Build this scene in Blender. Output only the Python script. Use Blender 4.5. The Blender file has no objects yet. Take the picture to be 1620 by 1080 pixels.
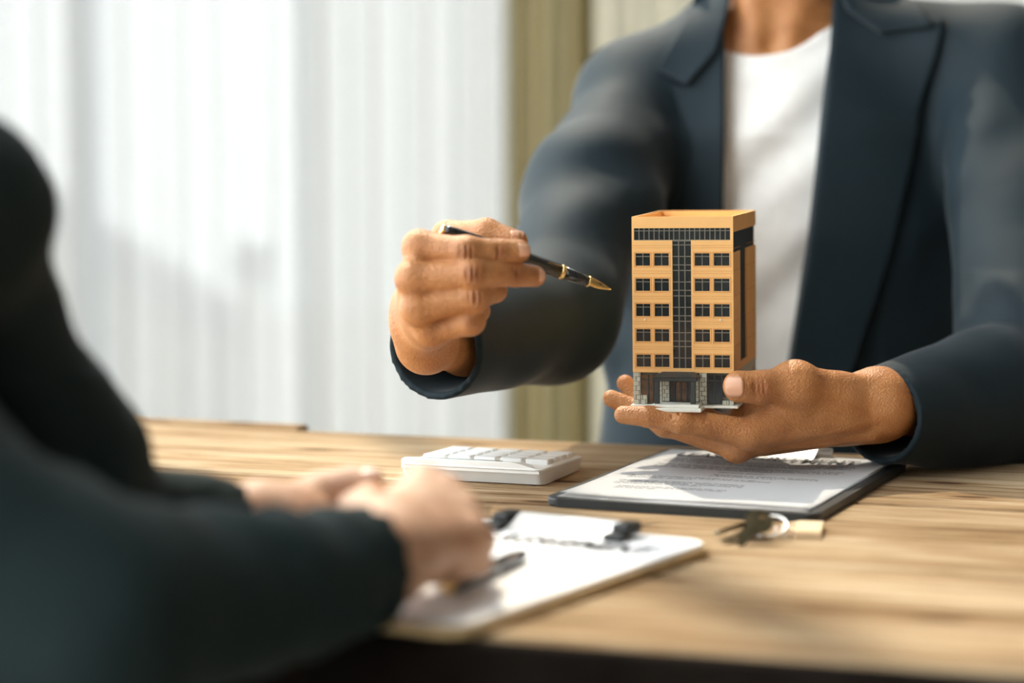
import bpy, bmesh, math, random
import numpy as np
from mathutils import Vector, Matrix

random.seed(7)
SC = bpy.context.scene
COL = SC.collection
R = math.radians

# ------------------------------------------------------------------ camera
FPX = 3600.0                      # focal length in pixels of the 1620 x 1080 frame (80 mm lens)
CAM_Z = 1.04
PITCH = math.atan(310.0 / FPX)
cam_data = bpy.data.cameras.new('camera')
cam_data.lens = FPX / 1620.0 * 36.0
cam_data.sensor_width = 36.0
cam_data.clip_start = 0.05
cam_data.dof.use_dof = True
cam_data.dof.focus_distance = 1.93
cam_data.dof.aperture_fstop = 2.3
cam_data.dof.aperture_blades = 0
cam = bpy.data.objects.new('camera', cam_data)
cam.location = (0, 0, CAM_Z)
cam.rotation_euler = (math.pi / 2 - PITCH, 0, 0)
COL.objects.link(cam)
SC.camera = cam

# ------------------------------------------------------------------ world, sun, exposure
world = bpy.data.worlds.new('world')
SC.world = world
world.use_nodes = True
bgn = world.node_tree.nodes['Background']
bgn.inputs['Color'].default_value = (0.95, 0.98, 1.0, 1)
bgn.inputs['Strength'].default_value = 5.0
sun_data = bpy.data.lights.new('sun', 'SUN')
sun_data.energy = 3.9
sun_data.angle = R(0.6)
sun_data.color = (1.0, 0.86, 0.68)
sun = bpy.data.objects.new('sun', sun_data)
SUN_DIR = Vector((0.17, -0.55, -0.76)).normalized()
sun.rotation_euler = SUN_DIR.to_track_quat('-Z', 'Y').to_euler()
sun.location = (-3, 3, 4)
COL.objects.link(sun)
SC.view_settings.view_transform = 'Standard'
SC.view_settings.look = 'None'
SC.view_settings.gamma = 1.0
SC.view_settings.use_curve_mapping = False
SC.view_settings.exposure = 0.25

# ------------------------------------------------------------------ picking points in the place
C0 = np.array([0, 0, CAM_Z])
FW = np.array([0, math.cos(PITCH), -math.sin(PITCH)])
UP = np.array([0, math.sin(PITCH), math.cos(PITCH)])
RX = np.array([1.0, 0, 0])
TABLE_Z = 0.75
def P(px, py, d):
    return C0 + d * FW + (px - 810) / FPX * d * RX - (py - 540) / FPX * d * UP
def T(px, py, z=TABLE_Z):
    r = FW + (px - 810) / FPX * RX - (py - 540) / FPX * UP
    t = (z - CAM_Z) / r[2]
    return C0 + t * r

# ------------------------------------------------------------------ tagging
def tag(o, label=None, cat=None, group=None, kind=None):
    if label: o['label'] = label
    if cat: o['category'] = cat
    if group: o['group'] = group
    if kind: o['kind'] = kind
    return o
def empty(name, loc, rz=0.0, rot=None):
    o = bpy.data.objects.new(name, None)
    o.location = loc
    o.rotation_euler = rot if rot else (0, 0, rz)
    o.empty_display_size = 0.05
    COL.objects.link(o)
    return o
def link(name, me, m=None, parent=None):
    o = bpy.data.objects.new(name, me)
    COL.objects.link(o)
    if m is not None and len(me.materials) == 0:
        me.materials.append(m)
    if parent is not None:
        o.parent = parent
    return o
def world_child(o, parent):
    """keep world placement of geometry given in world coordinates under a parent empty"""
    o.parent = parent
    o.matrix_parent_inverse = Matrix.LocRotScale(parent.location, parent.rotation_euler, None).inverted()
    return o

# ------------------------------------------------------------------ bmesh shapes
def bm_obj(name, bm, m, parent=None, smooth=False):
    me = bpy.data.meshes.new(name)
    bm.normal_update()
    bm.to_mesh(me); bm.free()
    if smooth:
        me.shade_smooth()
    return link(name, me, m, parent)
def add_box(bm, x0, x1, y0, y1, z0, z1, bev=0.0, seg=1):
    r = bmesh.ops.create_cube(bm, size=1.0)
    vs = r['verts']
    for v in vs:
        v.co.x = x0 if v.co.x < 0 else x1
        v.co.y = y0 if v.co.y < 0 else y1
        v.co.z = z0 if v.co.z < 0 else z1
    if bev > 0:
        es = list({e for v in vs for e in v.link_edges})
        bmesh.ops.bevel(bm, geom=es, offset=bev, segments=seg, affect='EDGES', profile=0.5)
    return vs
def box(name, x0, x1, y0, y1, z0, z1, m, parent=None, bev=0.0, seg=1):
    bm = bmesh.new()
    add_box(bm, x0, x1, y0, y1, z0, z1, bev, seg)
    return bm_obj(name, bm, m, parent)
def prism_bm(poly, z0, z1, bev=0.0, seg=2):
    bm = bmesh.new()
    vb = [bm.verts.new((x, y, z0)) for x, y in poly]
    vt = [bm.verts.new((x, y, z1)) for x, y in poly]
    n = len(poly)
    bm.faces.new(vb[::-1]); bm.faces.new(vt)
    for i in range(n):
        bm.faces.new((vb[i], vb[(i + 1) % n], vt[(i + 1) % n], vt[i]))
    if bev > 0:
        es = [e for e in bm.edges if abs(e.verts[0].co.z - e.verts[1].co.z) < 1e-9]
        bmesh.ops.bevel(bm, geom=es, offset=bev, segments=seg, affect='EDGES', profile=0.5)
    bmesh.ops.recalc_face_normals(bm, faces=bm.faces)
    return bm
def round_rect(x0, x1, y0, y1, r, n=6):
    pts = []
    for cx, cy, a0 in ((x1 - r, y1 - r, 0), (x0 + r, y1 - r, 90), (x0 + r, y0 + r, 180), (x1 - r, y0 + r, 270)):
        for i in range(n + 1):
            a = R(a0 + 90 * i / n)
            pts.append((cx + r * math.cos(a), cy + r * math.sin(a)))
    return pts
def lathe_bm(prof, n=32):
    """prof: (radius, z) list"""
    bm = bmesh.new()
    rings = []
    for r, z in prof:
        if r < 1e-7:
            rings.append([bm.verts.new((0, 0, z))])
        else:
            rings.append([bm.verts.new((r * math.cos(2 * math.pi * i / n), r * math.sin(2 * math.pi * i / n), z)) for i in range(n)])
    for a, b in zip(rings, rings[1:]):
        if len(a) == 1 and len(b) == 1: continue
        for i in range(n):
            j = (i + 1) % n
            if len(a) == 1: bm.faces.new((a[0], b[j], b[i]))
            elif len(b) == 1: bm.faces.new((a[i], a[j], b[0]))
            else: bm.faces.new((a[i], a[j], b[j], b[i]))
    bmesh.ops.recalc_face_normals(bm, faces=bm.faces)
    return bm
def tube_bm(pts, r, n=10, closed=False):
    bm = bmesh.new()
    pts = [Vector(p) for p in pts]
    rr = r if isinstance(r, (list, tuple)) else [r] * len(pts)
    rings = []
    up = Vector((0.13, 0.27, 0.95))
    m = len(pts)
    for i, p in enumerate(pts):
        a = pts[(i - 1) % m] if (closed or i > 0) else p
        b = pts[(i + 1) % m] if (closed or i < m - 1) else p
        t = (b - a).normalized()
        s = t.cross(up).normalized(); u = s.cross(t)
        rings.append([bm.verts.new(p + rr[i] * (math.cos(2 * math.pi * k / n) * s + math.sin(2 * math.pi * k / n) * u)) for k in range(n)])
    for i in range(m if closed else m - 1):
        a, b = rings[i], rings[(i + 1) % m]
        for k in range(n):
            bm.faces.new((a[k], a[(k + 1) % n], b[(k + 1) % n], b[k]))
    if not closed:
        bm.faces.new(rings[0][::-1]); bm.faces.new(rings[-1])
    bmesh.ops.recalc_face_normals(bm, faces=bm.faces)
    return bm

# ------------------------------------------------------------------ signed distance modelling (bodies, clothes)
def smin(a, b, k):
    if k <= 0: return np.minimum(a, b)
    h = np.maximum(k - np.abs(a - b), 0.0) / k
    return np.minimum(a, b) - h * h * k * 0.25
def smax(a, b, k):
    return -smin(-a, -b, k)
class SDF:
    def __init__(self, lo, hi, vox):
        self.lo = np.array(lo, float); self.vox = vox
        n = np.ceil((np.array(hi) - self.lo) / vox).astype(int) + 1
        self.n = n
        self.ax = [(self.lo[i] + vox * np.arange(n[i])).astype(np.float32) for i in range(3)]
        self.D = np.full(tuple(n), 1.0, np.float32)
    def sl(self, lo, hi):
        s = []
        for i in range(3):
            a = int(np.clip(math.floor((lo[i] - self.lo[i]) / self.vox), 0, self.n[i]))
            b = int(np.clip(math.ceil((hi[i] - self.lo[i]) / self.vox) + 1, 0, self.n[i]))
            s.append(slice(a, b))
        return tuple(s)
    def grid(self, s):
        return (self.ax[0][s[0]][:, None, None], self.ax[1][s[1]][None, :, None], self.ax[2][s[2]][None, None, :])
    def all(self):
        return (slice(None),) * 3
    def cone(self, a, b, ra, rb, k=0.0, cut=False, flat=None):
        """tapered capsule; flat = (direction, factor < 1) squeezes the section along a direction"""
        a = np.array(a, float); b = np.array(b, float)
        m = max(ra, rb) + k + 4 * self.vox
        s = self.sl(np.minimum(a, b) - m, np.maximum(a, b) + m)
        if any(q.stop <= q.start for q in s): return
        x, y, z = self.grid(s)
        ba = b - a; L = max(float(ba @ ba), 1e-12)
        t = np.clip(((x - a[0]) * ba[0] + (y - a[1]) * ba[1] + (z - a[2]) * ba[2]) / L, 0, 1)
        dx = x - (a[0] + t * ba[0]); dy = y - (a[1] + t * ba[1]); dz = z - (a[2] + t * ba[2])
        f = 1.0
        q = dx * dx + dy * dy + dz * dz
        if flat is not None:
            n = np.array(flat[0], float); n /= np.linalg.norm(n); f = flat[1]
            h = dx * n[0] + dy * n[1] + dz * n[2]
            q = q + h * h * (1 / (f * f) - 1)
            d = (np.sqrt(q) - (ra + t * (rb - ra))) * (0.5 + 0.5 * f)
        else:
            d = np.sqrt(q) - (ra + t * (rb - ra))
        self.put(s, d.astype(np.float32), k, cut)
    def put(self, s, d, k=0.0, cut=False):
        if cut: self.D[s] = smax(self.D[s], -d, k)
        else: self.D[s] = smin(self.D[s], d, k)
    def chain(self, pts, k=0.0, cut=False, flat=None):
        for (a, ra), (b, rb) in zip(pts, pts[1:]):
            self.cone(a, b, ra, rb, k, cut, flat)
    def loft(self, rows, k=0.0, p=2.0):
        """stack of elliptic sections; rows = (z, cx, cy, rx, ry) rising"""
        rows = np.array(rows, float)
        s = self.all()
        x, y, z = self.grid(s)
        zz = z.ravel()
        i = [np.interp(zz, rows[:, 0], rows[:, j])[None, None, :] for j in range(1, 5)]
        q = (np.abs((x - i[0]) / i[2]) ** p + np.abs((y - i[1]) / i[3]) ** p) ** (1 / p)
        d = (q - 1) * np.minimum(i[2], i[3])
        d = np.maximum(d, np.maximum(rows[0, 0] - z, z - rows[-1, 0]))
        self.put(s, d.astype(np.float32), k)
    def mesh(self, name):
        D = self.D
        D[0], D[-1] = np.abs(D[0]) + 1e-4, np.abs(D[-1]) + 1e-4
        D[:, 0], D[:, -1] = np.abs(D[:, 0]) + 1e-4, np.abs(D[:, -1]) + 1e-4
        D[:, :, 0], D[:, :, -1] = np.abs(D[:, :, 0]) + 1e-4, np.abs(D[:, :, -1]) + 1e-4
        ins = D < 0
        c = np.zeros(tuple(np.array(D.shape) - 1), np.uint8)
        for i in (0, 1):
            for j in (0, 1):
                for l in (0, 1):
                    c += ins[i:D.shape[0] - 1 + i, j:D.shape[1] - 1 + j, l:D.shape[2] - 1 + l]
        act = (c > 0) & (c < 8)
        I = np.argwhere(act)
        idx = np.full(act.shape, -1, np.int64)
        idx[act] = np.arange(len(I))
        acc = np.zeros((len(I), 3)); cnt = np.zeros(len(I))
        corners = [(i, j, l) for i in (0, 1) for j in (0, 1) for l in (0, 1)]
        val = {cn: D[I[:, 0] + cn[0], I[:, 1] + cn[1], I[:, 2] + cn[2]].astype(float) for cn in corners}
        for a in corners:
            for ax in range(3):
                if a[ax] == 1: continue
                b = list(a); b[ax] = 1; b = tuple(b)
                va, vb = val[a], val[b]
                mk = (va < 0) != (vb < 0)
                t = va / np.where(mk, va - vb, 1.0)
                p = np.tile(np.array(a, float), (len(I), 1))
                p[:, ax] = t
                acc[mk] += p[mk]; cnt[mk] += 1
        V = self.lo + (I + acc / cnt[:, None]) * self.vox
        quads = []
        for ax in range(3):
            o1, o2 = [(1, 2), (2, 0), (0, 1)][ax]
            a = [slice(1, -1)] * 3; a[ax] = slice(0, -1)
            b = [slice(1, -1)] * 3; b[ax] = slice(1, None)
            A = ins[tuple(a)]; B = ins[tuple(b)]
            E = np.argwhere(A != B)
            if not len(E): continue
            off = np.ones(3, int); off[ax] = 0
            g = E + off
            flip = A[tuple(E.T)]
            def cell(d1, d2):
                q = g.copy(); q[:, o1] -= d1; q[:, o2] -= d2
                return idx[tuple(q.T)]
            q = np.stack([cell(1, 1), cell(0, 1), cell(0, 0), cell(1, 0)], 1)
            q[~flip] = q[~flip][:, ::-1]
            quads.append(q)
        Q = np.concatenate(quads)
        Q = Q[(Q >= 0).all(1)]
        me = bpy.data.meshes.new(name)
        me.vertices.add(len(V)); me.vertices.foreach_set('co', V.ravel().astype(np.float32))
        me.loops.add(Q.size); me.loops.foreach_set('vertex_index', Q.ravel().astype(np.int32))
        me.polygons.add(len(Q)); me.polygons.foreach_set('loop_start', (np.arange(len(Q)) * 4).astype(np.int32))
        me.update(calc_edges=True)
        me.validate()
        me.shade_smooth()
        return me
def weld_union(base, others):
    """boolean union of closed meshes into one continuous surface"""
    ob = bpy.data.objects.new('tmp_a', base); COL.objects.link(ob)
    tmp = [ob]
    for me in others:
        o2 = bpy.data.objects.new('tmp_b', me); COL.objects.link(o2); tmp.append(o2)
        md = ob.modifiers.new('u', 'BOOLEAN'); md.operation = 'UNION'; md.solver = 'MANIFOLD'; md.object = o2
    dg = bpy.context.evaluated_depsgraph_get()
    out = bpy.data.meshes.new_from_object(ob.evaluated_get(dg))
    for o in tmp: bpy.data.objects.remove(o)
    out.shade_smooth()
    return out

# ------------------------------------------------------------------ materials
def new_mat(name):
    m = bpy.data.materials.new(name); m.use_nodes = True
    nt = m.node_tree
    return m, nt, nt.nodes['Principled BSDF']
def nd(nt, kind, **kw):
    n = nt.nodes.new(kind)
    for k, v in kw.items():
        if k in n.inputs.keys(): n.inputs[k].default_value = v
        else: setattr(n, k, v)
    return n
def ramp(nt, stops):
    n = nt.nodes.new('ShaderNodeValToRGB')
    el = n.color_ramp.elements
    while len(el) < len(stops): el.new(0.5)
    for e, (p, c) in zip(el, stops):
        e.position = p; e.color = (*c, 1) if len(c) == 3 else c
    return n
def plain(name, col, rough=0.5, metal=0.0, var=0.06, scale=60.0, bump=0.0, bscale=400.0, **kw):
    """base colour with a little procedural variation and fine relief"""
    m, nt, b = new_mat(name)
    tc = nd(nt, 'ShaderNodeTexCoord')
    nz = nd(nt, 'ShaderNodeTexNoise', Scale=scale, Detail=3.0)
    nt.links.new(tc.outputs['Object'], nz.inputs['Vector'])
    lo = tuple(c * (1 - var) for c in col); hi = tuple(min(1, c * (1 + var)) for c in col)
    rp = ramp(nt, [(0.3, lo), (0.7, hi)])
    nt.links.new(nz.outputs['Fac'], rp.inputs['Fac'])
    nt.links.new(rp.outputs['Color'], b.inputs['Base Color'])
    b.inputs['Roughness'].default_value = rough
    b.inputs['Metallic'].default_value = metal
    for k, v in kw.items():
        b.inputs[k.replace('_', ' ')].default_value = v
    if bump > 0:
        n2 = nd(nt, 'ShaderNodeTexNoise', Scale=bscale, Detail=2.0)
        nt.links.new(tc.outputs['Object'], n2.inputs['Vector'])
        bp = nd(nt, 'ShaderNodeBump', Strength=bump, Distance=0.001)
        nt.links.new(n2.outputs['Fac'], bp.inputs['Height'])
        nt.links.new(bp.outputs['Normal'], b.inputs['Normal'])
    return m
def skin_mat(name, dark, mid, light, rough=0.5):
    m, nt, b = new_mat(name)
    tc = nd(nt, 'ShaderNodeTexCoord')
    nz = nd(nt, 'ShaderNodeTexNoise', Scale=38.0, Detail=4.0, Roughness=0.6)
    nt.links.new(tc.outputs['Object'], nz.inputs['Vector'])
    rp = ramp(nt, [(0.28, dark), (0.5, mid), (0.72, light)])
    nt.links.new(nz.outputs['Fac'], rp.inputs['Fac'])
    at = nd(nt, 'ShaderNodeAttribute', attribute_name='joint_pigment')
    pm = nd(nt, 'ShaderNodeMixRGB', blend_type='MULTIPLY'); pm.inputs[2].default_value = (0.62, 0.50, 0.44, 1)
    nt.links.new(at.outputs['Fac'], pm.inputs[0]); nt.links.new(rp.outputs['Color'], pm.inputs[1])
    nt.links.new(pm.outputs[0], b.inputs['Base Color'])
    b.inputs['Roughness'].default_value = rough
    b.inputs['Subsurface Weight'].default_value = 0.12
    b.inputs['Subsurface Radius'].default_value = (1.0, 0.35, 0.15)
    b.inputs['Subsurface Scale'].default_value = 0.006
    vo = nd(nt, 'ShaderNodeTexVoronoi', Scale=520.0)
    n2 = nd(nt, 'ShaderNodeTexNoise', Scale=240.0, Detail=4.0)
    nt.links.new(tc.outputs['Object'], vo.inputs['Vector'])
    nt.links.new(tc.outputs['Object'], n2.inputs['Vector'])
    ad = nd(nt, 'ShaderNodeMath', operation='ADD')
    nt.links.new(vo.outputs['Distance'], ad.inputs[0]); nt.links.new(n2.outputs['Fac'], ad.inputs[1])
    bp = nd(nt, 'ShaderNodeBump', Strength=0.5, Distance=0.0012)
    nt.links.new(ad.outputs[0], bp.inputs['Height'])
    nt.links.new(bp.outputs['Normal'], b.inputs['Normal'])
    return m
def fabric_mat(name, col, rough=0.75, sheen=0.25, weave=900.0, spec=0.2):
    m, nt, b = new_mat(name)
    tc = nd(nt, 'ShaderNodeTexCoord')
    nz = nd(nt, 'ShaderNodeTexNoise', Scale=14.0, Detail=4.0)
    nt.links.new(tc.outputs['Object'], nz.inputs['Vector'])
    rp = ramp(nt, [(0.3, tuple(c * 0.88 for c in col)), (0.7, tuple(c * 1.12 for c in col))])
    nt.links.new(nz.outputs['Fac'], rp.inputs['Fac'])
    nt.links.new(rp.outputs['Color'], b.inputs['Base Color'])
    b.inputs['Roughness'].default_value = rough
    b.inputs['Sheen Weight'].default_value = sheen
    b.inputs['Sheen Roughness'].default_value = 0.28
    b.inputs['Specular IOR Level'].default_value = spec
    n2 = nd(nt, 'ShaderNodeTexNoise', Scale=weave, Detail=2.0)
    nt.links.new(tc.outputs['Object'], n2.inputs['Vector'])
    bp = nd(nt, 'ShaderNodeBump', Strength=0.25, Distance=0.0008)
    nt.links.new(n2.outputs['Fac'], bp.inputs['Height'])
    nt.links.new(bp.outputs['Normal'], b.inputs['Normal'])
    return m
def wood_mat(name):
    """planks: grain runs along local X"""
    m, nt, b = new_mat(name)
    tc = nd(nt, 'ShaderNodeTexCoord')
    oi = nd(nt, 'ShaderNodeObjectInfo')
    sh = nd(nt, 'ShaderNodeVectorMath', operation='ADD')
    ml = nd(nt, 'ShaderNodeVectorMath', operation='SCALE'); ml.inputs['Scale'].default_value = 9.0
    cx = nd(nt, 'ShaderNodeCombineXYZ')
    for i in range(3): nt.links.new(oi.outputs['Random'], cx.inputs[i])
    nt.links.new(cx.outputs[0], ml.inputs[0])
    nt.links.new(tc.outputs['Object'], sh.inputs[0]); nt.links.new(ml.outputs[0], sh.inputs[1])
    mp = nd(nt, 'ShaderNodeMapping'); mp.inputs['Scale'].default_value = (1.6, 22.0, 8.0)
    nt.links.new(sh.outputs[0], mp.inputs['Vector'])
    n1 = nd(nt, 'ShaderNodeTexNoise', Scale=2.0, Detail=8.0, Roughness=0.62, Distortion=0.6)
    nt.links.new(mp.outputs[0], n1.inputs['Vector'])
    rp = ramp(nt, [(0.30, (0.145, 0.082, 0.042)), (0.43, (0.32, 0.215, 0.122)), (0.57, (0.435, 0.325, 0.207)), (0.74, (0.54, 0.44, 0.315))])
    nt.links.new(n1.outputs['Fac'], rp.inputs['Fac'])
    # broad tone patches and dark worn streaks
    mp2 = nd(nt, 'ShaderNodeMapping'); mp2.inputs['Scale'].default_value = (2.2, 5.0, 3.0)
    nt.links.new(sh.outputs[0], mp2.inputs['Vector'])
    n2 = nd(nt, 'ShaderNodeTexNoise', Scale=1.4, Detail=4.0)
    nt.links.new(mp2.outputs[0], n2.inputs['Vector'])
    rp2 = ramp(nt, [(0.32, (0.62, 0.55, 0.48)), (0.55, (1, 1, 1)), (0.8, (1.0, 0.97, 0.92))])
    nt.links.new(n2.outputs['Fac'], rp2.inputs['Fac'])
    mx = nd(nt, 'ShaderNodeMixRGB', blend_type='MULTIPLY'); mx.inputs[0].default_value = 0.85
    nt.links.new(rp.outputs['Color'], mx.inputs[1]); nt.links.new(rp2.outputs['Color'], mx.inputs[2])
    mp3 = nd(nt, 'ShaderNodeMapping'); mp3.inputs['Scale'].default_value = (5.0, 90.0, 20.0)
    nt.links.new(sh.outputs[0], mp3.inputs['Vector'])
    n3 = nd(nt, 'ShaderNodeTexNoise', Scale=1.6, Detail=5.0, Roughness=0.7)
    nt.links.new(mp3.outputs[0], n3.inputs['Vector'])
    rp3 = ramp(nt, [(0.33, (0.26, 0.18, 0.12)), (0.40, (0.75, 0.70, 0.64)), (0.50, (1, 1, 1))])
    nt.links.new(n3.outputs['Fac'], rp3.inputs['Fac'])
    mx2 = nd(nt, 'ShaderNodeMixRGB', blend_type='MULTIPLY'); mx2.inputs[0].default_value = 0.8
    nt.links.new(mx.outputs[0], mx2.inputs[1]); nt.links.new(rp3.outputs['Color'], mx2.inputs[2])
    mp4 = nd(nt, 'ShaderNodeMapping'); mp4.inputs['Scale'].default_value = (3.2, 9.0, 1.0)
    nt.links.new(sh.outputs[0], mp4.inputs['Vector'])
    vk = nd(nt, 'ShaderNodeTexVoronoi', Scale=1.0); vk.voronoi_dimensions = '2D'
    nt.links.new(mp4.outputs[0], vk.inputs['Vector'])
    rk = ramp(nt, [(0.035, (0.16, 0.10, 0.07)), (0.07, (0.75, 0.66, 0.58)), (0.16, (1, 1, 1))])
    nt.links.new(vk.outputs['Distance'], rk.inputs['Fac'])
    mx3 = nd(nt, 'ShaderNodeMixRGB', blend_type='MULTIPLY'); mx3.inputs[0].default_value = 0.85
    nt.links.new(mx2.outputs[0], mx3.inputs[1]); nt.links.new(rk.outputs['Color'], mx3.inputs[2])
    nt.links.new(mx3.outputs[0], b.inputs['Base Color'])
    b.inputs['Roughness'].default_value = 0.85
    b.inputs['Specular IOR Level'].default_value = 0.04
    bp = nd(nt, 'ShaderNodeBump', Strength=0.6, Distance=0.002)
    nt.links.new(n3.outputs['Fac'], bp.inputs['Height'])
    nt.links.new(bp.outputs['Normal'], b.inputs['Normal'])
    return m
def sheer_mat(name, col, clear=0.35):
    m, nt, b = new_mat(name)
    nt.nodes.remove(b)
    out = nt.nodes['Material Output']
    tr = nd(nt, 'ShaderNodeBsdfTransparent')
    tl = nd(nt, 'ShaderNodeBsdfTranslucent'); tl.inputs['Color'].default_value = (*col, 1)
    df = nd(nt, 'ShaderNodeBsdfDiffuse'); df.inputs['Color'].default_value = (*col, 1)
    m1 = nd(nt, 'ShaderNodeMixShader'); m1.inputs[0].default_value = 0.35
    m2 = nd(nt, 'ShaderNodeMixShader')
    tc = nd(nt, 'ShaderNodeTexCoord')
    nz = nd(nt, 'ShaderNodeTexNoise', Scale=300.0)
    nt.links.new(tc.outputs['Object'], nz.inputs['Vector'])
    mr = nd(nt, 'ShaderNodeMapRange'); mr.inputs['To Min'].default_value = clear * 0.8; mr.inputs['To Max'].default_value = clear * 1.2
    nt.links.new(nz.outputs['Fac'], mr.inputs['Value'])
    nt.links.new(tl.outputs[0], m1.inputs[1]); nt.links.new(df.outputs[0], m1.inputs[2])
    nt.links.new(mr.outputs[0], m2.inputs[0])
    nt.links.new(m1.outputs[0], m2.inputs[1]); nt.links.new(tr.outputs[0], m2.inputs[2])
    nt.links.new(m2.outputs[0], out.inputs['Surface'])
    return m
def paper_mat(name, lines):
    """white sheet, faint grey print; lines = list of (x0, x1, y) in the sheet's own metres"""
    m, nt, b = new_mat(name)
    tc = nd(nt, 'ShaderNodeTexCoord')
    sx = nd(nt, 'ShaderNodeSeparateXYZ')
    nt.links.new(tc.outputs['Object'], sx.inputs[0])
    nz = nd(nt, 'ShaderNodeTexNoise', Scale=420.0, Detail=1.0)
    nt.links.new(tc.outputs['Object'], nz.inputs['Vector'])
    total = None
    def mth(op, a, bb):
        n = nd(nt, 'ShaderNodeMath', operation=op)
        for i, v in enumerate((a, bb)):
            if isinstance(v, (int, float)): n.inputs[i].default_value = v
            else: nt.links.new(v, n.inputs[i])
        return n.outputs[0]
    for (x0, x1, y, h) in lines:
        dy = mth('ABSOLUTE', mth('SUBTRACT', sx.outputs['Y'], y), 0)
        a = mth('LESS_THAN', dy, h)
        dx = mth('ABSOLUTE', mth('SUBTRACT', sx.outputs['X'], (x0 + x1) / 2), 0)
        a = mth('MULTIPLY', a, mth('LESS_THAN', dx, (x1 - x0) / 2))
        total = a if total is None else mth('MAXIMUM', total, a)
    total = mth('MULTIPLY', total, mth('GREATER_THAN', nz.outputs['Fac'], 0.44))
    mx = nd(nt, 'ShaderNodeMixRGB'); mx.inputs[1].default_value = (0.91, 0.91, 0.92, 1); mx.inputs[2].default_value = (0.16, 0.16, 0.17, 1)
    nt.links.new(total, mx.inputs[0])
    nt.links.new(mx.outputs[0], b.inputs['Base Color'])
    b.inputs['Roughness'].default_value = 0.6
    return m

M = {}
M['wood'] = wood_mat('aged_wood')
M['navy'] = fabric_mat('navy_wool', (0.0105, 0.0205, 0.0275), rough=0.70, sheen=0.17, spec=0.2)
M['black_wool'] = fabric_mat('black_wool', (0.0165, 0.029, 0.0305), sheen=0.0, spec=0.15)
M['tee'] = fabric_mat('white_jersey', (0.90, 0.885, 0.86), rough=0.85, sheen=0.1, weave=1400)
M['skin'] = skin_mat('tan_skin', (0.34, 0.130, 0.042), (0.47, 0.198, 0.068), (0.55, 0.258, 0.105))
M['skin_pale'] = skin_mat('fair_skin', (0.46, 0.24, 0.145), (0.55, 0.32, 0.205), (0.63, 0.40, 0.275))
M['nail'] = plain('fingernail', (0.66, 0.35, 0.22), 0.28, var=0.05)
M['nail_pale'] = plain('pale_fingernail', (0.80, 0.58, 0.50), 0.25, var=0.05)
M['orange'] = plain('orange_plastic', (0.80, 0.455, 0.165), 0.5, var=0.03, bump=0.05)
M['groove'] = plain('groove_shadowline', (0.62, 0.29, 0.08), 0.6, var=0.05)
M['pane'] = plain('smoked_pane', (0.012, 0.018, 0.02), 0.12, var=0.2)
M['pane_amber'] = plain('amber_pane', (0.10, 0.05, 0.02), 0.15, var=0.5, scale=120)
M['mullion'] = plain('grey_mullion', (0.17, 0.16, 0.13), 0.5)
M['dark_plastic'] = plain('dark_plastic', (0.025, 0.03, 0.03), 0.4, var=0.15)
M['stone'] = plain('grey_stone_plastic', (0.46, 0.45, 0.37), 0.65, var=0.15, scale=220)
M['mortar'] = plain('stone_joint', (0.12, 0.115, 0.09), 0.8)
M['pale_plastic'] = plain('pale_grey_plastic', (0.74, 0.73, 0.66), 0.5)
M['side_recess'] = plain('navy_recess', (0.010, 0.018, 0.024), 0.5)
M['white_plastic'] = plain('white_plastic', (0.86, 0.86, 0.84), 0.35, var=0.02)
M['key_white'] = plain('key_plastic', (0.84, 0.84, 0.83), 0.4, var=0.02)
M['lcd'] = plain('lcd_grey', (0.30, 0.33, 0.29), 0.2)
M['pen_black'] = plain('black_lacquer', (0.008, 0.009, 0.010), 0.14, var=0.1, Coat_Weight=0.5)
M['gold'] = plain('gold', (0.95, 0.68, 0.28), 0.2, 1.0, var=0.04)
M['steel'] = plain('steel', (0.78, 0.78, 0.78), 0.18, 1.0, var=0.05)
M['satin'] = plain('satin_steel', (0.88, 0.88, 0.87), 0.38, 0.55, var=0.03)
M['edge'] = plain('edge_shade', (0.010, 0.0075, 0.006), 0.9, var=0.3, scale=30, Specular_IOR_Level=0.03)  # near-black brown that paints in the shade on the table's near edge
M['dark_steel'] = plain('dark_brass', (0.16, 0.14, 0.09), 0.32, 1.0, var=0.25)
M['board_black'] = plain('black_leatherette', (0.014, 0.018, 0.020), 0.45, var=0.2, bump=0.3, bscale=700)
M['board_tan'] = plain('hardboard', (0.50, 0.35, 0.17), 0.6, var=0.1)
M['tag_wood'] = plain('pale_tag_wood', (0.72, 0.54, 0.34), 0.5, var=0.1, scale=90)
M['ink'] = plain('printed_ink', (0.05, 0.05, 0.055), 0.7)
M['rubber'] = plain('black_rubber', (0.012, 0.014, 0.014), 0.5)
M['sheer'] = sheer_mat('sheer_voile', (0.205, 0.205, 0.203), 0.078)
M['voile'] = sheer_mat('dense_voile', (0.24, 0.24, 0.235), 0.038)
M['olive'] = sheer_mat('olive_linen', (0.175, 0.140, 0.062), 0.012)
M['beige'] = sheer_mat('beige_linen', (0.26, 0.238, 0.18), 0.014)
M['wall'] = plain('plaster', (0.72, 0.70, 0.66), 0.9, var=0.02, scale=4)
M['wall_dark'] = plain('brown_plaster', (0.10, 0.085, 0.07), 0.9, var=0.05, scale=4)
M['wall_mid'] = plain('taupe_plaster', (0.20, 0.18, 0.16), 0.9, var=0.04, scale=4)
M['floor'] = plain('concrete_floor', (0.30, 0.27, 0.23), 0.6, var=0.12, scale=3)
M['frame'] = plain('white_window_frame', (0.75, 0.76, 0.76), 0.4)
M['outside'] = plain('pale_paving', (0.66, 0.66, 0.64), 0.9, var=0.06, scale=2)
M['parapet'] = plain('pale_render', (0.50, 0.51, 0.55), 0.9, var=0.05, scale=2)
M['grey_paint'] = plain('grey_post_paint', (0.30, 0.31, 0.36), 0.7)
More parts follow.
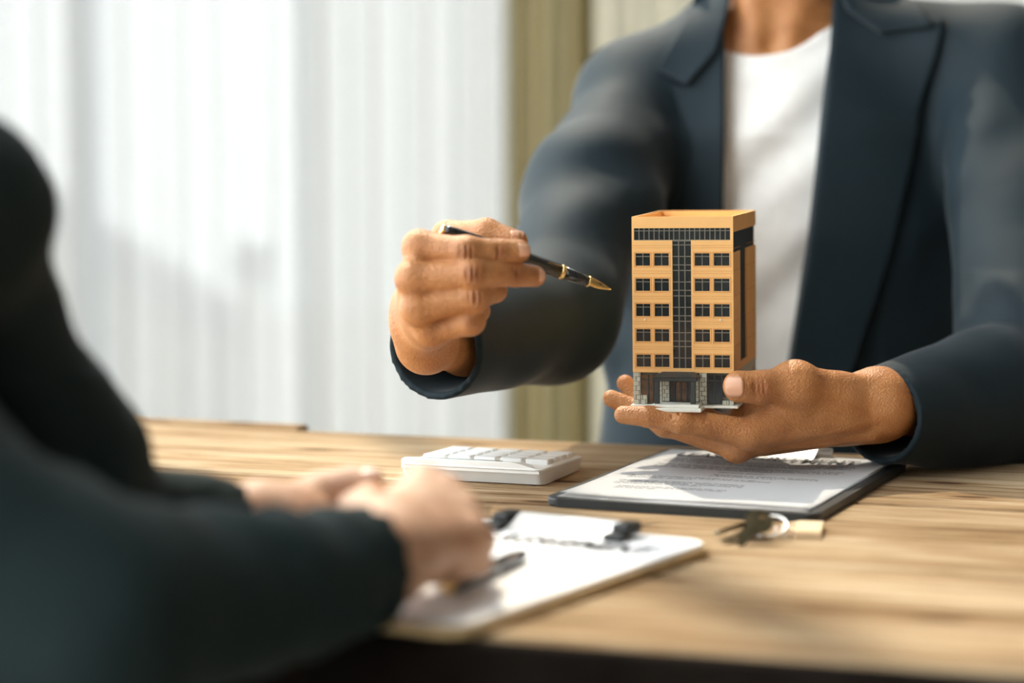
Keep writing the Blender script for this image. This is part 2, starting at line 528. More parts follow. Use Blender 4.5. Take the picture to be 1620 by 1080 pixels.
M['hair'] = plain('black_hair', (0.012, 0.010, 0.009), 0.45, var=0.3, scale=200)

# ================================================================== the room
def struct(name, bm, m):
    return tag(bm_obj(name, bm, m), kind='structure')
X0, X1, Y0, Y1, H = -1.9, 2.3, -2.4, 4.75, 6.0
bm = bmesh.new(); add_box(bm, X0 - .15, X1 + .15, Y0 - .15, Y1 + .15, -0.1, 0); struct('floor', bm, M['floor'])
bm = bmesh.new(); add_box(bm, X0 - .15, X1 + .15, Y0 - .15, Y1 + .15, H, H + .1); struct('ceiling', bm, M['wall_mid'])
bm = bmesh.new(); add_box(bm, X1, X1 + .15, Y0, Y1, 0, H); struct('wall_right', bm, M['wall_dark'])
bm = bmesh.new(); add_box(bm, X0, X1, Y0 - .15, Y0, 0, H); struct('wall_rear', bm, M['wall_mid'])
LY0, LY1, LZ0, LZ1 = -2.2, 4.6, 0.12, 5.8  # unseen left window opening, stretched up and rearward for sun and front fill
bm = bmesh.new()
add_box(bm, X0 - .15, X0, Y0, Y1, 0, LZ0); add_box(bm, X0 - .15, X0, Y0, Y1, LZ1, H)
add_box(bm, X0 - .15, X0, Y0, LY0, LZ0, LZ1); add_box(bm, X0 - .15, X0, LY1, Y1, LZ0, LZ1)
struct('wall_left', bm, M['wall'])
BX0, BX1, BZ0, BZ1 = -1.85, 0.55, 0.06, 5.8  # unseen part above the curtains and high ceiling added to let the sun in
bm = bmesh.new()
add_box(bm, X0, X1, Y1, Y1 + .15, 0, BZ0); add_box(bm, X0, X1, Y1, Y1 + .15, BZ1, H)
add_box(bm, X0, BX0, Y1, Y1 + .15, BZ0, BZ1); add_box(bm, BX1, X1, Y1, Y1 + .15, BZ0, BZ1)
struct('wall_back', bm, M['wall'])

def glass_mat():
    m, nt, b = new_mat('window_glass'); nt.nodes.remove(b)
    tr = nd(nt, 'ShaderNodeBsdfTransparent'); gl = nd(nt, 'ShaderNodeBsdfGlossy'); gl.inputs['Roughness'].default_value = 0.02
    tr.inputs['Color'].default_value = (0.97, 0.985, 0.98, 1)
    mx = nd(nt, 'ShaderNodeMixShader'); mx.inputs[0].default_value = 0.04
    nt.links.new(tr.outputs[0], mx.inputs[1]); nt.links.new(gl.outputs[0], mx.inputs[2])
    nt.links.new(mx.outputs[0], nt.nodes['Material Output'].inputs['Surface'])
    return m
M['glass'] = glass_mat()
# back window: frame with stiles, one pane between each pair
w1 = tag(empty('window_1', (0, Y1 + .07, 0)), kind='structure')
stiles = [BX0 + .03, -0.905, -0.02, BX1 - .03]
bm = bmesh.new(); add_box(bm, BX0, BX1, Y1 - .30, Y1 - .03, 3.0, 3.04); struct('trim_1', bm, M['frame'])
for x in stiles: box('window_stile', x - .025, x + .025, -.03, .03, BZ0, BZ1, M['frame'], w1)
for z in (BZ0 + .03, BZ1 - .03): box('window_rail', BX0 + .055, BX1 - .055, -.03, .03, z - .03, z + .03, M['frame'], w1)
for a, b_ in zip(stiles, stiles[1:]): box('window_pane', a + .025, b_ - .025, -.004, .004, BZ0 + .06, BZ1 - .06, M['glass'], w1)
w2 = tag(empty('window_2', (X0 - .07, 0, 0)), kind='structure')
ys = [LY0 + .02, 0.9, LY1 - .02]
for y in ys: box('window_stile', -.03, .03, y - .02, y + .02, LZ0, LZ1, M['frame'], w2)
for z in (LZ0 + .03, LZ1 - .03): box('window_rail', -.03, .03, LY0 + .05, LY1 - .05, z - .03, z + .03, M['frame'], w2)
for a, b_ in zip(ys, ys[1:]): box('window_pane', -.004, .004, a + .02, b_ - .02, LZ0 + .06, LZ1 - .06, M['glass'], w2)

# outside: paving, a sloping stair parapet with a post
bm = bmesh.new(); add_box(bm, -12, 12, Y1 + .3, 16, -0.3, -0.12); struct('ground', bm, M['outside'])
st = empty('stair_parapet', (0, 7.2, -0.12))
tag(st, 'pale grey sloping stair parapet outdoors, hazy behind the sheer curtain', 'parapet')
bm = bmesh.new()
pr = [(-1.75, -0.0), (-1.75, 1.06), (-1.42, 0.86), (-0.86, 0.52), (-0.86, 0.0)]
f1 = [bm.verts.new((x, -.1, z)) for x, z in pr]; f2 = [bm.verts.new((x, .1, z)) for x, z in pr]
bm.faces.new(f1); bm.faces.new(f2[::-1])
for i in range(5): bm.faces.new((f1[i], f1[(i + 1) % 5], f2[(i + 1) % 5], f2[i]))
bmesh.ops.recalc_face_normals(bm, faces=bm.faces)
bm_obj('parapet_wall', bm, M['outside'], st)
bm = bmesh.new()
pr = [(-1.75, 1.061), (-1.75, 1.19), (-1.40, 0.98), (-0.82, 0.63), (-0.82, 0.50), (-1.42, 0.861)]
f1 = [bm.verts.new((x, -.14, z)) for x, z in pr]; f2 = [bm.verts.new((x, .14, z)) for x, z in pr]
bm.faces.new(f1); bm.faces.new(f2[::-1])
for i in range(6): bm.faces.new((f1[i], f1[(i + 1) % 6], f2[(i + 1) % 6], f2[i]))
bmesh.ops.recalc_face_normals(bm, faces=bm.faces)
bm_obj('coping', bm, M['parapet'], st)
gp = empty('garden_post', (-0.80, 7.0, -0.12))
tag(gp, 'short grey garden post at the foot of the stair parapet outdoors', 'post')
box('post_shaft', -.035, .035, -.035, .035, 0, 0.74, M['outside'], gp)
box('post_cap', -.055, .055, -.055, .055, 0.74, 0.86, M['grey_paint'], gp, bev=.008)

# curtains hanging in front of the back window
def curtain(name, x0, x1, y, amp, waves, m, seed, label, z0=0.015, z1=3.0):
    rnd = random.Random(seed)
    nx, nz = max(60, int((x1 - x0) * 220)), 14
    ph = [rnd.uniform(0, 6.28) for _ in range(4)]
    V, F = [], []
    for j in range(nz + 1):
        t = j / nz; z = z0 + (z1 - z0) * t
        for i in range(nx + 1):
            s = i / nx
            a = 2 * math.pi * waves * s
            w = math.sin(a + ph[0] + .5 * math.sin(a * .37 + ph[1])) + .35 * math.sin(2.3 * a + ph[2] + t) + .25 * math.sin(.45 * a + ph[3])
            V.append((x0 + (x1 - x0) * s + .012 * math.sin(a * 2 + ph[1]), y + amp * w * (1.1 - .25 * t), z))
    for j in range(nz):
        for i in range(nx):
            k = j * (nx + 1) + i
            F.append((k, k + 1, k + nx + 2, k + nx + 1))
    me = bpy.data.meshes.new(name); me.from_pydata(V, [], F); me.shade_smooth()
    o = link(name, me, m)
    return tag(o, label, 'curtain')
curtain('sheer_curtain', -1.85, -0.425, 4.645, .010, 12, M['sheer'], 3, 'thin white sheer curtain over the bright left part of the window')
curtain('voile_curtain', -0.42, 0.0, 4.590, .012, 4, M['voile'], 5, 'denser off-white voile curtain hanging beside the olive drape')
curtain('linen_drape', -0.005, 0.150, 4.50, .018, 2.6, M['olive'], 8, 'olive green linen drape gathered narrow behind the pen hand')
curtain('linen_drape', 0.125, 0.40, 4.57, .012, 4.0, M['beige'], 9, 'pale beige linen drape partly hidden behind the suited man')

# ================================================================== the table
TA = R(-18)                       # long side runs 18 degrees off the picture plane
ca, sa = math.cos(TA), math.sin(TA)
def uv(x, y): return (x * ca + y * sa, -x * sa + y * ca)      # world -> table frame
tab = empty('wooden_table', (0, 0, 0), TA)
tag(tab, 'rustic wooden plank table the two people sit at', 'table')
U0, U1 = -1.75, 0.95
def plank(v0, v1, u0, u1, seed, t=0.042, z=TABLE_Z):
    rnd = random.Random(seed)
    bm = bmesh.new()
    n = 40
    top = []
    rows = [(v0, z - t), (v0, z - .004), (v0 + .004, z), (v1 - .003, z), (v1, z - .003), (v1, z - t)]
    rings = []
    p1, p2 = rnd.uniform(0, 6), rnd.uniform(0, 6)
    for i in range(n + 1):
        u = u0 + (u1 - u0) * i / n
        w = .0012 * math.sin(u * 9 + p1) + .0008 * math.sin(u * 23 + p2)
        rings.append([bm.verts.new((u, v + (w if k < 3 else w * .6), zz)) for k, (v, zz) in enumerate(rows)])
    m_ = len(rows)
    for a, b_ in zip(rings, rings[1:]):
        for k in range(m_):
            bm.faces.new((a[k], b_[k], b_[(k + 1) % m_], a[(k + 1) % m_]))
    bm.faces.new(rings[0]); bm.faces.new(rings[-1][::-1])
    bmesh.ops.recalc_face_normals(bm, faces=bm.faces)
    return bm_obj('plank', bm, M['wood'], tab)
plank(1.262, 1.546, U0, U1, 1)
plank(1.549, 1.8275, U0, U1, 2)
plank(1.8335, 2.128, U0, U1, 3)
un = uv(*T(452, 684)[:2])
plank(2.131, 2.168, U0, un[0], 4, z=TABLE_Z + .0015)
for (u, v) in ((U0 + .12, 1.36), (U0 + .12, 2.03), (U1 - .12, 1.36), (U1 - .12, 2.03)):
    box('leg', u - .045, u + .045, v - .045, v + .045, 0, TABLE_Z - .042, M['wood'], tab, bev=.004)
box('apron', U0 + .17, U1 - .17, 1.345, 1.370, TABLE_Z - .14, TABLE_Z - .042, M['wood'], tab, bev=.002)
box('apron', U0 + .17, U1 - .17, 2.02, 2.045, TABLE_Z - .14, TABLE_Z - .042, M['wood'], tab, bev=.002)
# added dark strip: shade of the near edge put into its colour
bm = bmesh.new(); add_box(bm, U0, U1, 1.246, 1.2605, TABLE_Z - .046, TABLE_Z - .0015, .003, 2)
bm_obj('edge_shade_strip', bm, M['edge'], tab)

# ================================================================== the model building
BW, BD, BH = 0.0874, 0.143, 0.1612
byaw = R(-13.7)
fc = P(1081, 640, 1.952)                          # middle of the front face's foot
bld = empty('model_building', tuple(fc), rot=(R(0.5), R(-0.7), byaw))
tag(bld, 'orange toy model of a six-storey building standing on the open palm', 'model building')
def bx_(name, x0, x1, y0, y1, z0, z1, m, parent=None, bev=0.0):
    return box(name, x0, x1, y0, y1, z0, z1, m, parent or bld, bev)
def fx(f): return -BW / 2 + BW * f                # fraction across the front
def fz(py): return BH * (1 - (py - 343.6) / (638.5 - 343.6)) # photo row on the left edge -> height
ZS = fz(588)                                       # top of stone base
FT = 0.0016                                        # wall plate thickness
# front wall plate with openings: built as strips around the glazing
rows_t = [400.8, 440.4, 480.2, 519.8, 560.0]; rh = 19.4
cols = [(.038, .180), (.223, .366), (.622, .768), (.810, .962)]
ctr = (.402, .586)
band = (361.5, 380.5); bandx = (.022, .972)
def front_shell():
    bm = bmesh.new()
    y0, y1 = 0.0, FT
    top, bot = BH, ZS
    add_box(bm, fx(0), fx(1), y0, y1, fz(band[0]), top)
    add_box(bm, fx(0), fx(bandx[0]), y0, y1, fz(band[1]), fz(band[0]))
    add_box(bm, fx(bandx[1]), fx(1), y0, y1, fz(band[1]), fz(band[0]))
    for side in (0, 1):
        xa, xb = (0, ctr[0]) if side == 0 else (ctr[1], 1)
        c = cols[:2] if side == 0 else cols[2:]
        zs = [fz(band[1])]
        for r in rows_t: zs += [fz(r), fz(r + rh)]
        zs.append(bot)
        for i in range(0, len(zs), 2):
            add_box(bm, fx(xa), fx(xb), y0, y1, zs[i + 1], zs[i])
        for r in rows_t:
            xs = [xa, c[0][0], c[0][1], c[1][0], c[1][1], xb]
            for i in range(0, 6, 2):
                add_box(bm, fx(xs[i]), fx(xs[i + 1]), y0, y1, fz(r + rh), fz(r))
    add_box(bm, fx(ctr[0]), fx(ctr[1]), y0, y1, bot, fz(581))
    # side, back walls and roof deck below the parapet rim
    add_box(bm, fx(0), fx(0) + FT, FT, BD, bot, BH)
    add_box(bm, fx(0) + FT, fx(1) - FT, BD - FT, BD, bot, BH)
    add_box(bm, fx(0) + FT, fx(1) - FT, FT, BD - FT, BH - .012, BH - .010)
    bmesh.ops.remove_doubles(bm, verts=bm.verts, dist=1e-6)
    return bm_obj('facade', bm, M['orange'], bld)
facade = front_shell()
# side wall with its dark T-shaped recess (the right-hand side)
xr = fx(1)
zt0, zt1 = BH - .0135, BH - .031
ty = (BD * .30, BD * .58)
bm = bmesh.new()
add_box(bm, xr - FT, xr, FT, BD, zt0, BH)
add_box(bm, xr - FT, xr, FT, ty[0], ZS, zt1)
add_box(bm, xr - FT, xr, ty[1], BD, ZS, zt1)
add_box(bm, xr - FT, xr, ty[0], ty[1], ZS, ZS + .006)
bm_obj('side_wall', bm, M['orange'], bld)
bx_('side_glazing', xr - FT - .0012, xr - FT, FT, BD - FT, ZS, BH - .013, M['side_recess'])
for z in [fz(r + 28) for r in rows_t[:-1]] + [fz(394)]:
    for (ya, yb) in ((FT, ty[0]), (ty[1], BD)):
        bx_('side_panel_line', xr, xr + .00012, ya, yb, z, z + .0004, M['groove'])
# panel lines and window surrounds on the front
for side in (0, 1):
    xa, xb = (0.006, ctr[0] - .006) if side == 0 else (ctr[1] + .006, .994)
    for r in [rows_t[0] - 12.5] + [q + 27.5 for q in rows_t[:-1]]:
        for dz in (0, 3.6):
            bx_('panel_line', fx(xa), fx(xb), -.00012, 0, fz(r + dz) - .0003, fz(r + dz), M['groove'])
for r in rows_t:
    for (a, b_) in cols:
        w = bx_('window', fx(a) - .0002, fx(b_) + .0002, FT * .55, FT * .55 + .0006, fz(r + rh) - .0002, fz(r) + .0002, M['pane'])
        za, zb = fz(r + rh), fz(r)
        xm = (fx(a) + fx(b_)) / 2; zm = za + (zb - za) * .74
        box('mullion', xm - .00035, xm + .00035, FT * .25, FT * .55, za, zb, M['mullion'], w)
        box('transom', fx(a), fx(b_), FT * .3, FT * .55, zm - .00035, zm + .00035, M['mullion'], w)
        bm = bmesh.new()
        g, t = .0011, .00045
        for (p0, p1, q0, q1) in ((fx(a) - g, fx(a) - g + t, za - g, zb + g), (fx(b_) + g - t, fx(b_) + g, za - g, zb + g),
                                 (fx(a) - g, fx(b_) + g, za - g, za - g + t), (fx(a) - g, fx(b_) + g, zb + g - t, zb + g)):
            add_box(bm, p0, p1, -.00028, 0.0, q0, q1)
        bm_obj('window_surround', bm, M['groove'], w)
# central glazed strip and the band under the parapet
cg = bx_('central_glazing', fx(ctr[0]), fx(ctr[1]), FT * .6, FT * .6 + .0006, fz(581), fz(band[1]), M['pane'])
for f in (ctr[0] + .062, ctr[1] - .062):
    box('mullion', fx(f) - .0004, fx(f) + .0004, FT * .2, FT * .6, fz(581), fz(band[1]), M['mullion'], cg)
zc = 387.5
rows_c = []
for i in range(5):
    b0 = 387.8 + i * 39.8
    rows_c += [b0, b0 + 18.0, b0 + 31.2]
rows_c = [r for r in rows_c if r < 578]
for r in rows_c + [384.0 - 2.5]:
    box('transom', fx(ctr[0]), fx(ctr[1]), FT * .2, FT * .6, fz(r) - .00035, fz(r) + .00035, M['mullion'], cg)
bg = bx_('band_glazing', fx(bandx[0]), fx(bandx[1]), FT * .6, FT * .6 + .0006, fz(band[1]), fz(band[0]), M['pane'])
nb = 19
for i in range(nb + 1):
    f = bandx[0] + (bandx[1] - bandx[0]) * i / nb
    if i in (8, 10): f += .006 * (1 if i == 10 else -1)
    box('mullion', fx(f) - .00035, fx(f) + .00035, FT * .2, FT * .6, fz(band[1]), fz(band[0]), M['mullion'], bg)
for q in (band[0] + 4.2, band[1] - .4):
    box('transom', fx(bandx[0]), fx(bandx[1]), FT * .22, FT * .6, fz(q) - .0003, fz(q) + .0003, M['mullion'], bg)
# little moulding pips
for (f, q) in ((.13, 505), (.875, 505)):
    bm = bmesh.new(); bmesh.ops.create_uvsphere(bm, u_segments=10, v_segments=6, radius=.0008)
    o = bm_obj('moulding_pip', bm, M['pale_plastic'], bld, True); o.location = (fx(f), -.0002, fz(q))
# stone ground floor: every block of the front and side is a piece of its own
bx_('ground_floor_core', fx(0) + .0022, fx(1) - .0014, .0030, BD - .001, .0, ZS, M['mortar'])
def bpy_(q): return fz(q)                                     # row -> height
openings = [(.075, .145, 592.5, 624), (.140, .255, 592.5, 635.5), (.29, .66, 592, 637), (.735, .885, 592, 635.5), (.88, .952, 592, 626)]
blk = bpy.data.meshes.new('brick')
bm = bmesh.new(); add_box(bm, 0, 1, 0, 1, 0, 1); bm.to_mesh(blk); bm.free(); blk.materials.append(M['stone'])
nrow = 7
rz = ZS / nrow
def free(f0, f1, z0, z1):
    for (a, b_, qa, qb) in openings:
        if f0 < b_ - .004 and f1 > a + .004 and z0 < bpy_(qa) - .0002 and z1 > bpy_(qb) + .0002: return False
    return True
for r in range(nrow):
    za, zb = r * rz, (r + 1) * rz
    edges = [0.0] + sorted({round(e, 4) for a, b_, _, _ in openings for e in (a, b_)}) + [1.0]
    f = 0.0; L = .062; first = True
    cuts = [0.0]
    x = L * (.5 if r % 2 else 1.0)
    while x < 1: cuts.append(x); x += L
    cuts.append(1.0)
    cuts = sorted(set([round(c, 4) for c in cuts] + edges))
    cl = [cuts[0]]
    for c in cuts[1:]:
        if c - cl[-1] < .012 and c not in edges: continue
        if c - cl[-1] < .012 and cl[-1] not in edges: cl[-1] = c; continue
        cl.append(c)
    for a, b_ in zip(cl, cl[1:]):
        if b_ - a < .006 or not free(a, b_, za, zb): continue
        o = bpy.data.objects.new('brick', blk); COL.objects.link(o); o.parent = bld
        j = random.uniform(-.0002, .0002)
        o.location = (fx(a) + .00025, .0002 + j, za + .0002)
        o.scale = (max(.0004, (b_ - a) * BW - .0005), .0028, rz - .0004)
for r in range(nrow):                                          # right-hand side blocks
    y = .0032 - (.004 if r % 2 else 0)
    while y < BD - .001:
        a, b_ = max(y, .0032), min(y + .0085, BD - .0005)
        if b_ - a > .0015:
            o = bpy.data.objects.new('brick', blk); COL.objects.link(o); o.parent = bld
            o.location = (fx(1) - .0016, a + .0002, r * rz + .0002); o.scale = (.0014, b_ - a - .0004, rz - .0004)
        y += .0085
# shop windows, doors and entrance
sw = bx_('shop_window', fx(.075), fx(.145), .0022, .0030, bpy_(624), bpy_(592.5), M['pane_amber'])
sd = bx_('shop_door', fx(.145), fx(.255), .0022, .0030, bpy_(635.5), bpy_(592.5), M['pane_amber'])
for f in (.15, .20, .25): box('door_stile', fx(f) - .0005, fx(f) + .0005, .0014, .0022, bpy_(635.5), bpy_(592.5), M['dark_plastic'], sd)
box('door_rail', fx(.08), fx(.255), .0014, .0022, bpy_(600.5), bpy_(599), M['dark_plastic'], sd)
sw2 = bx_('shop_window', fx(.885), fx(.952), .0022, .0030, bpy_(626), bpy_(592), M['pane'])
sd2 = bx_('shop_door', fx(.735), fx(.882), .0022, .0030, bpy_(635.5), bpy_(592), M['pane'])
for f in (.74, .808, .878): box('door_stile', fx(f) - .0005, fx(f) + .0005, .0014, .0022, bpy_(635.5), bpy_(592), M['dark_plastic'], sd2)
box('door_rail', fx(.735), fx(.952), .0014, .0022, bpy_(601), bpy_(599.5), M['dark_plastic'], sd2)
# stone jambs between porch posts and the entrance door
for (a, b_) in ((.292, .362), (.590, .655)):
    for r in range(6):
        for h in (0, 1):
            m_ = (a + b_) / 2 + (.012 if r % 2 else -.012)
            p, q = (a, m_) if h == 0 else (m_, b_)
            o = bpy.data.objects.new('brick', blk); COL.objects.link(o); o.parent = bld
            o.location = (fx(p) + .0002, .0002, .0030 + r * .0034); o.scale = ((q - p) * BW - .0004, .0028, .0031)
ed = bx_('entrance_door', fx(.362), fx(.590), .0012, .0030, .0026, bpy_(598), M['pane'])
for f in (.366, .415, .476, .535, .586): box('door_stile', fx(f) - .0005, fx(f) + .0005, .0004, .0012, .0026, bpy_(598), M['dark_plastic'], ed)
for (f, g) in ((.43, .47), (.485, .53)): box('door_panel', fx(f), fx(g), .0008, .0012, .003, bpy_(603), M['pane_amber'], ed)
PD = .016                                                      # porch projects this far
po = bx_('porch_roof', fx(.238), fx(.668), -PD, .0006, bpy_(598.5), bpy_(592.5), M['dark_plastic'], bev=.0004)
bm = bmesh.new()
zA, zB = bpy_(592.4), bpy_(586.5)
v = [bm.verts.new(c) for c in ((fx(.225), -PD - .001, zA), (fx(.68), -PD - .001, zA), (fx(.68), 0, zA), (fx(.225), 0, zA), (fx(.30), -.003, zB), (fx(.61), -.003, zB), (fx(.61), 0, zB), (fx(.30), 0, zB))]
for q in ((0, 3, 2, 1), (4, 5, 6, 7), (0, 1, 5, 4), (1, 2, 6, 5), (2, 3, 7, 6), (3, 0, 4, 7)): bm.faces.new([v[i] for i in q])
bmesh.ops.recalc_face_normals(bm, faces=bm.faces)
bm_obj('porch_tiles', bm, M['dark_plastic'], bld)
for f in (.268, .622):
    bx_('porch_post', fx(f) - .0021, fx(f) + .0021, -PD + .001, -PD + .005, .0022, bpy_(598.4), M['dark_plastic'], bev=.0003)
# base plate and steps
bx_('base_plate', fx(-.015), fx(1.05), -.006, BD + .004, -.0020, 0, M['pale_plastic'], bev=.0004)
bx_('step', fx(.20), fx(.72), -PD - .009, .0, -.0034, -.0004, M['pale_plastic'], bev=.0004)
bx_('step', fx(.225), fx(.69), -PD - .004, .0, -.0004, .0022, M['pale_plastic'], bev=.0003)

# ================================================================== pens
def fountain_pen(root, L):
    """lies along local +Z: barrel end at 0, nib point at L"""
    def part(name, prof, m):
        return bm_obj(name, lathe_bm(prof, 28), m, root, True)
    part('end_cap', [(0, 0), (.0030, .0), (.0041, .0006), (.0043, .0020), (.0043, .0028), (.0, .0028)], M['gold'])
    part('barrel', [(0, .0028), (.0046, .0028), (.0052, .012), (.0060, .035), (.0061, .068), (.0057, L - .0485), (0, L - .0485)], M['pen_black'])
    part('ring', [(.0, L - .0486), (.0059, L - .0486), (.0061, L - .0475), (.0059, L - .0452), (0, L - .0452)], M['gold'])
    part('grip', [(0, L - .0452), (.0054, L - .0452), (.0047, L - .0300), (.0044, L - .0225), (.0, L - .0225)], M['pen_black'])
    part('grip_ring', [(0, L - .0226), (.0046, L - .0226), (.0046, L - .0212), (0, L - .0212)], M['gold'])
    bm = bmesh.new()
    n, mrow = 9, 10
    rows = []
    for j in range(mrow + 1):
        t = j / mrow
        z = L - .0215 + .0215 * t
        w = (.0041 * (1 - .12 * t) if t < .35 else .0041 * .958 * (1 - ((t - .35) / .65) ** 1.25)) + .00015
        rows.append([bm.verts.new((w * math.sin(a), -.0040 * (1 - .75 * t) * math.cos(a) + .0004 * t, z)) for a in [R(-80 + 160 * i / n) for i in range(n + 1)]])
    for a, b_ in zip(rows, rows[1:]):
        for i in range(n): bm.faces.new((a[i], a[i + 1], b_[i + 1], b_[i]))
    bmesh.ops.solidify(bm, geom=bm.faces[:], thickness=.0004)
    nib = bm_obj('nib', bm, M['gold'], root, True)
    o = bm_obj('feed', lathe_bm([(0, L - .0215), (.0034, L - .0215), (.0026, L - .012), (.0009, L - .0035), (0, L - .003)], 16), M['pen_black'], root, True)
    return root
def orient(root, a, b, face=(0, -1, .6)):
    """lay local Z along a-b, local -Y turned towards face"""
    a = Vector(a); b = Vector(b); d = (b - a).normalized(); f = Vector(face)
    y = -(f - d * f.dot(d)).normalized(); x = y.cross(d)
    root.location = a
    root.rotation_euler = Matrix((x, y, d)).transposed().to_euler()
PEN_A, PEN_B = P(697, 362, 1.812), P(967, 458, 1.872)
pen = empty('fountain_pen', (0, 0, 0))
tag(pen, 'black and gold fountain pen with open nib held in the right hand', 'pen')
fountain_pen(pen, float(np.linalg.norm(PEN_B - PEN_A)))
orient(pen, PEN_A, PEN_B, (0, -.8, .6))

pen2 = empty('ballpoint_pen', (0, 0, 0))
tag(pen2, 'black pen with a gold end lying on the front clipboard', 'pen')
PZ = TABLE_Z + .0098
A2, B2 = T(706, 928, PZ + .0055), T(834, 874, PZ + .004)
L2 = float(np.linalg.norm(B2 - A2))
bm_obj('gold_end', lathe_bm([(0, 0), (.0036, .0004), (.0048, .002), (.0050, .006), (0, .006)], 24), M['gold'], pen2, True)
bm_obj('barrel', lathe_bm([(0, .006), (.0053, .006), (.0056, .04), (.0056, L2 * .62), (.0053, L2 - .025), (0, L2 - .025)], 24), M['pen_black'], pen2, True)
bm_obj('ring', lathe_bm([(0, L2 * .52), (.0059, L2 * .52), (.0059, L2 * .52 + .003), (0, L2 * .52 + .003)], 24), M['steel'], pen2, True)
bm_obj('tip', lathe_bm([(0, L2 - .025), (.0050, L2 - .025), (.0036, L2 - .008), (.0012, L2), (0, L2)], 24), M['pen_black'], pen2, True)
box('clip', -.0015, .0015, .0058, .0072, .010, .052, M['gold'], pen2, .0004)
orient(pen2, A2, B2, (0, .3, -1))

# ================================================================== text on the sheets
def text_mesh(s, width, m, parent, loc, name='printed_title', bold=.012, tall=1.0):
    cu = bpy.data.curves.new('title', 'FONT'); cu.body = s; cu.size = 1.0; cu.align_x = 'CENTER'; cu.align_y = 'CENTER'
    cu.offset = bold
    ob = bpy.data.objects.new('tmp_text', cu); COL.objects.link(ob)
    dg = bpy.context.evaluated_depsgraph_get()
    me = bpy.data.meshes.new_from_object(ob.evaluated_get(dg))
    bpy.data.objects.remove(ob)
    xs = [v.co.x for v in me.vertices]
    k = width / (max(xs) - min(xs))
    for v in me.vertices: v.co = (v.co.x * k, v.co.y * k * tall, 0)
    me.materials.clear()
    o = link(name, me, m, parent); o.location = loc
    return o

# ================================================================== clipboards
def sheet(name, w, h, m, parent, z, seed=1, amp=.0008, n=24, lift=None):
    """a sheet lying in the local XY plane, centred"""
    bm = bmesh.new()
    rnd = random.Random(seed); p = [rnd.uniform(0, 6) for _ in range(4)]
    g = []
    for j in range(n + 1):
        row = []
        for i in range(n + 1):
            x = -w / 2 + w * i / n; y = -h / 2 + h * j / n
            zz = amp * (math.sin(x * 30 + p[0]) * math.sin(y * 24 + p[1]) + 1)
            if lift: zz += lift(x, y)
            row.append(bm.verts.new((x, y, zz)))
        g.append(row)
    for j in range(n):
        for i in range(n): bm.faces.new((g[j][i], g[j][i + 1], g[j + 1][i + 1], g[j + 1][i]))
    bmesh.ops.solidify(bm, geom=bm.faces[:], thickness=-.0003)
    bmesh.ops.recalc_face_normals(bm, faces=bm.faces)
    o = bm_obj(name, bm, m, parent, True)
    o.location.z = z
    return o
def lines_for(h, blocks, seed):
    rnd = random.Random(seed); out = []
    for (y, n, x0, x1) in blocks:
        for i in range(n):
            out.append((x0, x1 - (rnd.uniform(.03, .07) if i == n - 1 else rnd.uniform(0, .006)), y - i * .0058, .0011))
    return out
# back clipboard under the hand (black board)
q0, q1 = T(868, 786, TABLE_Z + .008), T(1284, 812, TABLE_Z + .008)
ang = math.atan2(q1[1] - q0[1], q1[0] - q0[0])
ux = np.array([math.cos(ang), math.sin(ang), 0]); uy = np.array([-math.sin(ang), math.cos(ang), 0])
CBW, CBH = 0.226, 0.325
mid = (q0 + q1) / 2
ctr2 = mid + uy * (CBH / 2)
cb2 = empty('clipboard', (ctr2[0], ctr2[1], TABLE_Z), ang)
tag(cb2, 'black clipboard lying on the table beneath the hand with the model building', 'clipboard')
bm_obj('board', prism_bm(round_rect(-CBW / 2, CBW / 2, -CBH / 2, CBH / 2, .012), 0.0005, .0075, .0015), M['board_black'], cb2)
def clip(parent, y, z, w, m_bar, rub=True):
    bm = tube_bm([(-w / 2 + .002, y, z + .0065), (w / 2 - .002, y, z + .0065)], .0034, 16)
    bm_obj('clip_bar', bm, m_bar, parent, True)
    bm = bmesh.new()
    pr = [(y - .026, z + .0012), (y - .018, z + .0032), (y - .004, z + .0096), (y + .003, z + .0108), (y + .010, z + .006), (y + .010, z + .004), (y + .003, z + .009), (y - .004, z + .008), (y - .018, z + .002), (y - .026, z + .0004)]
    a = [bm.verts.new((-w / 2 + .014, yy, zz)) for yy, zz in pr]; b_ = [bm.verts.new((w / 2 - .014, yy, zz)) for yy, zz in pr]
    n = len(pr)
    for i in range(n): bm.faces.new((a[i], a[(i + 1) % n], b_[(i + 1) % n], b_[i]))
    bm.faces.new(a[::-1]); bm.faces.new(b_)
    bmesh.ops.recalc_face_normals(bm, faces=bm.faces)
    bm_obj('clip_plate', bm, m_bar, parent)
    if rub:
        for s in (-1, 1):
            xc = s * (w / 2 - .006)
            bm = bmesh.new()
            add_box(bm, xc - .008, xc + .008, y - .028, y - .014, z + .0008, z + .0065, .002, 2)
            add_box(bm, xc - .007, xc + .007, y - .016, y + .007, z + .003, z + .0118, .0025, 2)
            bm_obj('rubber_grip', bm, M['rubber'], parent)
clip(cb2, CBH / 2 - .024, .0080, .100, M['satin'], rub=False)
sh2 = empty('document', (ctr2[0] + uy[0] * -.010, ctr2[1] + uy[1] * -.010, TABLE_Z + .0078), ang)
tag(sh2, 'printed lease agreement sheets held on the black clipboard', 'document')
ln = lines_for(.297, [(.088, 5, -.085, .085), (.050, 4, -.085, .085), (.018, 1, -.02, .06), (.004, 3, -.02, .075), (-.022, 3, -.085, .04), (-.052, 4, -.085, .03), (-.084, 3, -.075, .02), (-.112, 1, -.05, .0)], 4)
lift2 = lambda x, y: .0035 * max(0, (-y - .10) / .05) ** 2 * (0.5 + 0.5 * math.sin(x * 40)) * .35
